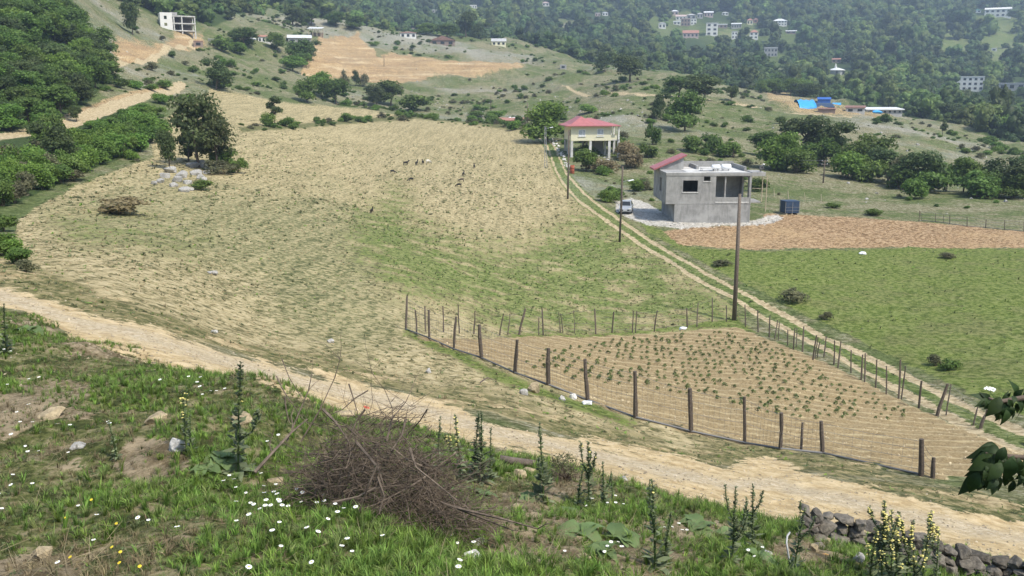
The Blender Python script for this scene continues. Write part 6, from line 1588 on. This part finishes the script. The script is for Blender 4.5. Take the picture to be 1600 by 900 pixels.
def mullein(px, base, top, label, side=0, flowers=0, bushy=1.0, pxt=None, dmin=2.6, lean=None):
    p = at(px, base, dmin, 40); h = height_to(p, top); s = scale_at(p); rng = random.Random(int(px * 7 + base))
    e = empty('mullein', p, rng.uniform(0, 6.28), label, 'wild flower')
    ln = ((pxt - px) * s if pxt is not None else 0) or rng.uniform(-.06, .06)
    c = math.cos(-e.rotation_euler.z); sn = math.sin(-e.rotation_euler.z); lx, ly = ln * c, ln * sn
    axes = [[Vector((0, 0, -.02)), Vector((lx * .3, ly * .3, h * .4)), Vector((lx * .7, ly * .7, h * .75)), Vector((lx, ly, h))]]
    for k in range(side):
        f = rng.uniform(.3, .62); q = axes[0][0].lerp(axes[0][3], f); a = rng.random() * 6.283; L = h * rng.uniform(.28, .5); o = h * rng.uniform(.10, .20)
        axes.append([q, q + Vector((math.cos(a) * o * .7, math.sin(a) * o * .7, L * .35)), q + Vector((math.cos(a) * o, math.sin(a) * o, L * .7)), q + Vector((math.cos(a) * o * 1.1, math.sin(a) * o * 1.1, L))])
    st = BM(); V = []; F = []; T = []; fl = BM()
    r0 = .009 * (.6 + h * .5)
    def quad(P, d, U, L, w, t):
        k = len(V); V.extend([P, P + d * L * .5 + U * w, P + d * L, P + d * L * .5 - U * w]); F.append((k, k + 1, k + 2, k + 3)); T.append(t)
    for ai, ax in enumerate(axes):
        st.tube(ax, [r0 * (1 if ai == 0 else .6), r0 * .85 * (1 if ai == 0 else .6), r0 * .6, r0 * .25], 6)
        pts = [ax[0].lerp(ax[1], t) if t < 1 else ax[1].lerp(ax[2], t - 1) if t < 2 else ax[2].lerp(ax[3], t - 2) for t in [i * .01 for i in range(301)]]
        n = int((200 if ai == 0 else 80) * bushy)
        for k in range(n):
            t = rng.random() ** .85; P = pts[int(t * 300)]; a = rng.random() * 6.283
            if ai == 0 and t < .5: L = h * (.19 - .22 * t) * rng.uniform(.6, 1.25) * (.5 if rng.random() < .4 else 1)
            else: L = h * .036 * rng.uniform(.5, 1.9) * (1.35 - .8 * t)
            d = Vector((math.cos(a), math.sin(a), rng.uniform(-.1, .9))).normalized(); U = d.cross(Vector((rng.gauss(0, .4), rng.gauss(0, .4), 1))).normalized()
            quad(P, d, U, L, L * (.2 if L > .05 * h else .4), rng.random())
        for k in range(int(flowers * (1 if ai == 0 else .55))):
            t = rng.uniform(.45, .97); P = pts[int(t * 300)]; a = rng.random() * 6.283; d = Vector((math.cos(a), math.sin(a), .3)); c_ = P + d * .018 * (.6 + h * .6)
            rr = rng.uniform(.008, .015) * (.7 + h * .5); k0 = [(c_ + Vector((math.cos(q * 1.2566) * rr, math.sin(q * 1.2566) * rr, rng.uniform(-.4, .4) * rr))) for q in range(5)]
            fl.add(k0 + [c_ + Vector((0, 0, rr * .6))], [(q, (q + 1) % 5, 5) for q in range(5)])
    st.build('stem', MT['stem'], e)
    link('foliage', mesh_np('foliage', np.array([tuple(v) for v in V]), np.array(F), MT['mullein'], tint=np.array(T)), e)
    for k in range(5 if bushy >= 1 else 3):
        o = link('leaf', SMALL_LEAF[k % 3], e, (0, 0, .02)); q = h * rng.uniform(.13, .24); o.scale = (q, q * 1.2, q); o.rotation_euler = (0, rng.uniform(-.35, .1), k * 1.3 + rng.uniform(-.3, .3))
    if flowers: set_props(fl.build('flowers', MT['pale_yellow'], e), kind='stuff')
    return e
for q in [(10,552,474,'dark flower spike at the very left edge above the road edge',0,0,1.2),(292,706,610,'flower spike with a few pale yellow blooms left of the tall spike',1,10,.8),(184,718,655,'short dark flower spike alone in the grass at left',0,0,1.1),
    (372,742,565,'tallest flower spike, standing left of the brush pile',1,1,1.1,388),(299,716,640,'short plain spike beside the white rock',0,0,.7),(684,742,652,'flower spike close behind the right side of the brush pile',0,0,.9),(721,765,648,'yellow flowering spike right of the brush pile',2,22,.9),
    (741,752,642,'dark spike in the middle of the clump right of the brush pile',0,0,.9),(754,755,640,'dark tall spike at the right of the clump beside the brush pile',1,0,1.0),(766,752,668,'short spike at the right edge of the clump beside the brush pile',0,0,.7),(850,786,662,'tall dark flower spike before the wooden log',1,0,1.0),
    (920,794,690,'bushy dark flower spike at the near road edge',3,4,1.2),(944,792,722,'shorter dark spike right of the bushy one at the road edge',1,0,1.0),(957,782,736,'small spike at the right of the road edge spikes',0,0,.8),(902,792,730,'leafy spike at the left of the bushy one',1,2,1.0),
    (1024,890,748,'tall thin spike with a yellow bloom in the lower middle',1,3,1.0),(1036,892,800,'short leafy spike right of the tall thin one',1,0,.9),(1144,880,760,'branching dark flower spike before the dirt road',4,0,1.0,1143),(1175,858,756,'dark flower spike right of the branching one',2,0,1.0),
    (1240,899,793,'flower spike grown up beside the pale plastic pipe',2,1,.8),(1377,908,782,'yellow flowering spike at the left of the clump by the stone wall',4,26,1.0),(1398,915,800,'yellow flowering spike in the middle of the clump by the wall',4,24,1.0),(1415,912,812,'yellow spike just right of the clump middle by the wall',3,22,1.0),
    (1440,918,797,'tallest bright yellow spike by the stone wall',2,46,.9,1442),(1462,915,826,'dark spike right of the bright yellow one by the wall',1,8,.9),(1358,908,830,'low yellow spike at the left foot of the clump by the wall',2,16,1.0),(1428,925,850,'low leafy spike at the front of the clump by the wall',2,14,1.2),(1390,925,850,'low leafy yellow spike at the front left of the clump by the wall',3,14,1.2)]:
    mullein(*q)

BUR = [leaf_blade('leaf', 1, .82, 50 + i, 'burdock', .35 + .1 * i, .25, 6) for i in range(4)]
def burdock(px, base, wpx, n, label, up=.35):
    p = at(px, base); s = scale_at(p); rng = random.Random(int(px)); e = empty('burdock', p, 0, label, 'wild plant'); L = wpx * s * .42; n = int(n * 1.5)
    for k in range(n):
        o = link('leaf', BUR[k % 4], e, (rng.uniform(-.03, .03), rng.uniform(-.03, .03), .02)); q = L * rng.uniform(.65, 1.15); o.scale = (q, q, q)
        o.rotation_euler = (rng.uniform(-.3, .3), -up * rng.uniform(.2, 1.5), k * 6.283 / n + rng.uniform(-.35, .35))
    return e
for q in [(905,838,90,9,'burdock with broad pale green leaves, left of the two near the bottom middle'),(972,846,84,9,'burdock with broad leaves right of its bigger neighbour at the bottom middle'),(940,866,80,8,'low burdock in front of the two broad leaved ones'),(1092,828,80,9,'burdock close to the road edge at lower right'),(1130,840,54,7,'small burdock between the road edge burdock and the branching spike'),
    (1182,876,70,8,'burdock under the two dark spikes at lower right'),(752,778,56,6,'burdock beside the right end of the brush pile'),(828,782,54,6,'burdock at the foot of the tall spike before the log'),(345,722,80,9,'burdock at the foot of the tallest spike at left'),(320,738,56,6,'small burdock left of the one under the tallest spike'),(44,520,70,9,'burdock at the road edge far left'),(890,805,50,6,'burdock under the leafy spikes at the road edge'),(1392,908,66,7,'burdock leaves under the yellow clump by the wall'),(1206,890,46,6,'little burdock left of the plastic pipe'),(700,768,44,5,'little burdock under the yellow spike by the brush pile')]:
    burdock(*q)

def shrublet():
    p = at(882, 752, 2.6, 30); s = scale_at(p); e = empty('dead_bush', p, 0, 'reddish brown dead bush behind the flower spikes at the road edge', 'bush'); rng = random.Random(5); b = BM()
    for k in range(120):
        a = rng.random() * 6.283; d = Vector((math.cos(a), math.sin(a), rng.uniform(.6, 2.2))).normalized(); L = rng.uniform(.5, 1) * 52 * s
        pts = [Vector((0, 0, 0))]
        for j in range(4): d = (d + Vector((rng.gauss(0, .3), rng.gauss(0, .3), rng.gauss(0, .2)))).normalized(); pts.append(pts[-1] + d * L / 4)
        b.tube(pts, [.004, .003, .0025, .002, .001], 3, cap=False)
    b.build('twigs', MT['twig'], e)['kind'] = 'stuff'
    V, F, t = leaf_cloud(260, [(0, 0, 26 * s, 24 * s, 20 * s, 22 * s)], .03, 9); link('foliage', mesh_np('foliage', V, F, MT['leaf_grey'], tint=t), e)['kind'] = 'stuff'
shrublet()

def flower_mesh(name, petal, r, h, seed, npet=11, centre='yellow_petal', tilt=.45):
    rng = random.Random(seed); b = BM(); c = Vector((rng.uniform(-.02, .02), rng.uniform(-.02, .02), h)); ta = rng.random() * 6.283
    N = Vector((math.sin(tilt) * math.cos(ta), math.sin(tilt) * math.sin(ta), math.cos(tilt))); U = N.cross(Vector((0, 1, .1))).normalized(); W = N.cross(U)
    b.tube([(0, 0, -.01), (c.x * .4, c.y * .4, h * .6), tuple(c)], .0018, 3, 0, False)
    for k in range(npet):
        a = 6.283 * k / npet; d = U * math.cos(a) + W * math.sin(a); q = U * -math.sin(a) + W * math.cos(a); w = r * 2.6 / npet
        b.add([c + d * r * .22, c + d * r * .7 + q * w, c + d * r - N * r * .12, c + d * r * .7 - q * w], [(0, 1, 2, 3)], 1)
    P = [c + (U * math.cos(k) + W * math.sin(k)) * r * .27 + N * .001 for k in [6.283 * i / 7 for i in range(7)]]
    b.add(P + [c + N * r * .16], [(i, (i + 1) % 7, 7) for i in range(7)], 2)
    return b.mesh(name, [MT['stem'], MT[petal], MT[centre]])
def flowers():
    D = [(10,551),(20,551),(17,562),(48,597),(61,596),(13,606),(0,646),(10,649),(28,648),(50,640),(36,663),(52,664),(93,671),(110,671),(169,662),(171,671),(252,600),(278,597),(296,595),(315,595),(312,604),(312,614),(329,616),(339,615),(351,612),(319,620),(20,688),(39,699),(45,711),(64,705),(108,709),(25,744),(23,761),(51,760),(5,799),(127,790),(153,806),(220,813),(232,813),(284,830),(145,846),(89,884),(369,756),(358,747),(354,755),(367,763),(387,771),(371,791),(391,789),(395,793),(368,815),(388,813),(384,895),(2,775),(433,685),(418,694),(406,742),(412,764),(431,759),(418,776),(426,775),(430,780),(442,781),(416,789),(421,794),(419,799),(404,798),(432,786),(438,789),(440,798),(454,796),(466,768),(472,774),(479,772),(472,784),(498,789),(505,789),(510,776),(523,791),(541,795),(531,805),(558,801),(509,814),(436,818),(482,828),(425,838),(444,853),(493,838),(546,847),(538,858),(552,860),(594,841),(490,879),(708,836),(712,850),(737,855),(739,864),(714,884),(714,895),(928,785),(950,788),(963,778),(918,790),(960,791),(976,790),(950,857),(957,854),(964,849),(972,862),(941,865),(884,860),(1038,823),(1048,824),(1060,822),(1068,831),(1075,831),(1170,866),(1180,869),(1190,860)]
    src = [flower_mesh('daisy', 'white_petal', .020, .13, i, tilt=.08 + .14 * (i % 3)) for i in range(5)]
    for i, (px, py) in enumerate(D):
        p = at(px, py + 3); s = scale_at(p); p = at(px, py + .10 / s * .75); o = link('daisy', src[i % 5], None, p); k = R.uniform(.62, .9) * (1 + .35 * (p.y > 8)); o.scale = (k, k, k); o.rotation_euler = (0, 0, R.uniform(0, 6.28))
        set_props(o, 'white daisy in the grass of the near bank', 'daisy', 'white daisies on the near bank')
    src = [flower_mesh('yellow_flower', 'yellow_petal', .016, .10, 20 + i, 7) for i in range(2)]
    for i, (px, py) in enumerate([(141,783),(104,812),(180,821),(178,860),(186,868),(190,886),(216,892),(113,876)]):
        p = at(px, py + 12); o = link('yellow_flower', src[i % 2], None, p); o.scale = (.65,) * 3
        set_props(o, 'small yellow flower low in the grass at bottom left', 'wild flower', 'yellow flowers at bottom left')
    p = at(573, 700); p = atd(573, 637, 8.2); g_ = Vector((p.x, 8.2, float(H(p.x, 8.2)[0])))
    o = link('poppy', flower_mesh('poppy', 'red_petal', .036, 1, 40, 5, 'rubber', .5), None, g_); o.scale = (1, 1, max(.2, p.z - g_.z)); set_props(o, 'single red poppy behind the top of the brush pile', 'poppy')
    p = at(1288, 898); o = link('orange_flower', flower_mesh('orange_flower', 'orange_petal', .022, .16, 41, 7), None, p); o.scale = (1.3,) * 3; set_props(o, 'single orange flower in the grass before the stone wall', 'wild flower')
flowers()

# ------------------------------------------------------------------ stone wall, pipe, log, walnut
def stone_wall():
    o = at(1400, 880); e = empty('stone_wall', o, 0, 'low dry stone wall of rough brown grey stones at the lower right road edge', 'wall'); rng = random.Random(8)
    base = [(1258,846),(1300,852),(1340,857),(1375,868),(1410,880),(1450,892),(1490,903),(1540,913),(1640,930)]
    px = 1262
    path = []
    for i in range(400):
        x = 1256 + i; path.append((x, float(np.interp(x, [b[0] for b in base], [b[1] for b in base]))))
    for course in range(3):
        x = 1258 + rng.uniform(0, 8)
        while x < 1650:
            w = rng.uniform(15, 40) * (1 if course else 1.1); y = float(np.interp(x + w / 2, [b[0] for b in base], [b[1] for b in base])); p = at(x + w / 2, y, 3, 40); s = scale_at(p); hh = rng.uniform(.07, .13) * (1.25 if course == 2 and rng.random() < .4 else 1)
            if course == 2 and rng.random() < .3: x += w; continue
            me = stone_mesh(rng.randrange(9999), 'wall_stone', w * s * 1.0, .30, hh * 1.2, 3, .5)
            q = link('stone', me, e, p - o + Vector((0, .12 + course * .05 + rng.uniform(-.05, .05), .04 + course * .10))); q.rotation_euler = (rng.uniform(-.15, .15), rng.uniform(-.18, .18), rng.uniform(-.3, .3) - .15)
            x += w * .9
    for i in range(16):
        x = rng.uniform(1262, 1600); y = float(np.interp(x, [b[0] for b in base], [b[1] for b in base])) + rng.uniform(2, 14); p = at(x, y, 3, 40); s = scale_at(p)
        q = link('stone', stone_mesh(rng.randrange(9999), 'wall_stone', rng.uniform(10, 20) * s, .14, .12, 2, .34), e, p - o); q.rotation_euler = (0, 0, rng.uniform(0, 3))
    # bent white pipe
    p = at(1237, 892); b = BM(); P = [atd(a, c, p.y + dd) - p for a, c, dd in [(1237,894,0),(1234,880,0),(1231,862,.02),(1229,848,.05),(1230,838,.1),(1234,832,.16)]]
    b.tube(P, .008, 8); x = b.build('plastic_pipe', MT['grey_roof'], None, True); x.location = p; set_props(x, 'bent pale grey plastic pipe standing in the grass at lower right', 'pipe')
    p = at(1250, 850); b = BM(); P = [atd(a, c, p.y + dd) - p for a, c, dd in [(1244,836,.3),(1262,828,.3),(1282,819,.3)]]; b.tube(P, [.02, .018, .012], 6); x = b.build('stick', MT['wood'], None); x.location = p; set_props(x, 'grey stick leaning over the left end of the stone wall', 'stick')
    p = at(808, 730); b = BM(); P = [atd(a, c, p.y) - p for a, c in [(781,716),(800,720),(836,724)]]; b.tube(P, [.045, .05, .042], 10); x = b.build('log', MT['wood'], None, True); x.location = p; set_props(x, 'weathered wooden log lying on stones right of the brush pile', 'log')
    x = BM(); p = at(690, 585, 20, 40); x.tube([(0, 0, .05), (.25, .1, .2), (.5, .1, .12)], [.03, .025, .01], 6); x = x.build('stump', MT['wood'], None); x.location = at(750, 600, 20, 40); set_props(x, 'short dry root stump on the stubble left of the fence', 'stump')
stone_wall()

def walnut():
    D0 = 4.0; b0 = ground(1990, 4.3); e = empty('walnut_tree', b0, 0, 'walnut tree whose dark leafy branch tips hang in from the right edge', 'tree'); rng = random.Random(21)
    top = atd(1990, 330, 4.3) - b0
    BM().tube([(0, 0, -.3), (.02, .03, top.z * .35), (-.05, 0, top.z * .7), tuple(top)], [.16, .12, .09, .03], 10).build('trunk', MT['bark'], e, True)
    br = MT['bark']
    LV = [leaf_blade('leaf', 1, .50, 80 + i, 'walnut', .25 + .15 * i, .1, 6) for i in range(4)]
    def limb(pts, r):
        P = [atd(px, py, d) - b0 for px, py, d in pts]; return BM().tube(P, [r * (1 - .8 * i / (len(P) - 1)) for i in range(len(P))], 6).build('branch', br, e, True), P
    def leaves(branch, L):
        for (bx, by, tx, ty, d) in L:
            a = atd(bx, by, D0 + d) - b0; t = atd(tx, ty, D0 + d - rng.uniform(0, .05)) - b0; v = t - a; o = link('leaf', LV[rng.randrange(4)], branch, a)
            L_ = v.length * .82; o.scale = (L_, L_ * rng.uniform(.95, 1.25), L_); z = Vector((rng.gauss(0, .35), -1 + rng.gauss(0, .3), .75)); x = v.normalized(); y = z.cross(x).normalized(); z = x.cross(y)
            o.rotation_mode = 'QUATERNION'; o.rotation_quaternion = Matrix((x, y, z)).transposed().to_quaternion()
    b1, _ = limb([(1990,420,4.3),(1800,520,4.15),(1680,590,4.05),(1620,618,4.0),(1560,628,4.0),(1545,622,4.0)], .03)
    for rep in range(2): leaves(b1, [tuple(v + rng.uniform(-9, 9) * rep if i < 4 else v + rng.uniform(-.06, .1) * rep for i, v in enumerate(q)) for q in [(1548,628,1530,624,0),(1552,628,1537,640,0),(1556,628,1549,655,.02),(1562,632,1558,656,0),(1570,632,1572,662,-.02),(1578,630,1566,648,.04),(1580,634,1584,654,0),(1588,630,1592,648,.03),(1590,626,1604,650,0),(1600,622,1596,646,.02),(1610,620,1622,650,0),(1566,626,1580,610,.05),(1585,622,1600,606,.05),(1598,618,1618,604,.03),(1545,626,1536,612,.03),(1560,640,1567,655,-.04),(1572,640,1576,668,-.04),(1620,618,1640,640,0),(1540,626,1534,634,-.02),(1575,624,1588,640,-.03)]])
    b2, _ = limb([(1950,500,4.3),(1760,640,4.1),(1660,700,4.0),(1600,715,4.0),(1560,712,4.0),(1540,708,4.0)], .028)
    LL = [(1562,704,1536,700,0),(1560,708,1514,708,.02),(1556,712,1514,720,0),(1548,722,1508,748,0),(1548,724,1520,746,.03),(1560,704,1558,722,-.03),(1565,708,1580,728,-.02),(1548,716,1528,732,-.04),(1530,738,1506,778,-.02),(1536,745,1522,768,0),(1545,750,1530,770,.02),(1552,752,1552,778,0),(1560,748,1562,770,.02),(1565,735,1545,752,-.04),(1580,725,1570,755,-.03),(1592,715,1586,745,-.02),(1600,712,1604,742,0),(1590,740,1596,772,-.01),(1578,742,1582,762,.03),(1604,740,1612,775,0),(1620,720,1626,755,0),(1610,700,1596,690,.05),(1625,705,1612,685,.05),(1570,722,1556,742,-.05),(1584,712,1574,734,-.05),(1540,728,1548,748,-.05),(1600,725,1580,742,-.05),(1615,735,1598,758,-.05),(1555,730,1536,758,-.03),(1640,710,1650,750,0),(1568,716,1552,730,.06),(1596,722,1590,752,.05),(1575,745,1566,764,.05),(1538,742,1514,758,.03)]
    leaves(b2, LL); leaves(b2, [tuple(v + rng.uniform(-11, 11) if i < 4 else v + rng.uniform(-.06, .1) for i, v in enumerate(q)) for q in LL])
    for k, (x0, y0) in enumerate([(1860, 430), (1930, 360), (2180, 360), (2000, 300), (2250, 420)]):
        bb, P = limb([(1990,460 - 20 * k,4.3),((1990 + x0) / 2, (440 + y0) / 2 - 20, 4.4),(x0, y0, 4.5 + .15 * k)], .025)
        leaves(bb, [(x0 + rng.uniform(-60, 60), y0 + rng.uniform(-50, 60), x0 + rng.uniform(-90, 90), y0 + rng.uniform(-10, 120), .4 + rng.uniform(-.2, .3)) for i in range(34)])
    # white elder-like umbel behind the upper tips
    f = BM(); c0 = atd(1547, 607, 4.1) - b0
    for k in range(60):
        a = rng.random() * 6.283; r = .024 * math.sqrt(rng.random()); c = c0 + Vector((math.cos(a) * r, math.sin(a) * r, rng.uniform(-.004, .006) - r * .2)); q = .005
        f.add([c + Vector((q, 0, 0)), c + Vector((0, q, .002)), c + Vector((-q, 0, 0)), c + Vector((0, -q, -.001))], [(0, 1, 2, 3)])
    o = f.build('blossom', MT['white_petal'], e); o['kind'] = 'stuff'
    BM().tube([atd(1560, 628, 4.0) - b0, atd(1549, 616, 4.06) - b0, c0 - Vector((0, 0, .01))], .003, 4).build('stalk', MT['stem'], e)
walnut()

# ------------------------------------------------------------------ the air
def haze():
    bpy.context.view_layer.update()
    zt = max(float(GZ.max()) + 22, 30); zb = float(GZ.min()) - 1.5; r = 3420
    o = BM().box(-r, r, -r, r, zb, zt).build('haze', [], None)
    m = bpy.data.materials.new('haze'); m.use_nodes = True; n = m.node_tree.nodes; n.remove(n['Principled BSDF'])
    v = n.new('ShaderNodeVolumePrincipled'); v.inputs['Color'].default_value = (0.62, 0.80, 1.0, 1); v.inputs['Density'].default_value = HAZE_DENSITY; v.inputs['Anisotropy'].default_value = 0.1
    m.node_tree.links.new(v.outputs[0], n['Material Output'].inputs['Volume']); o.data.materials.append(m); set_props(o, kind='stuff')
HAZE_DENSITY = 0.00030
haze()
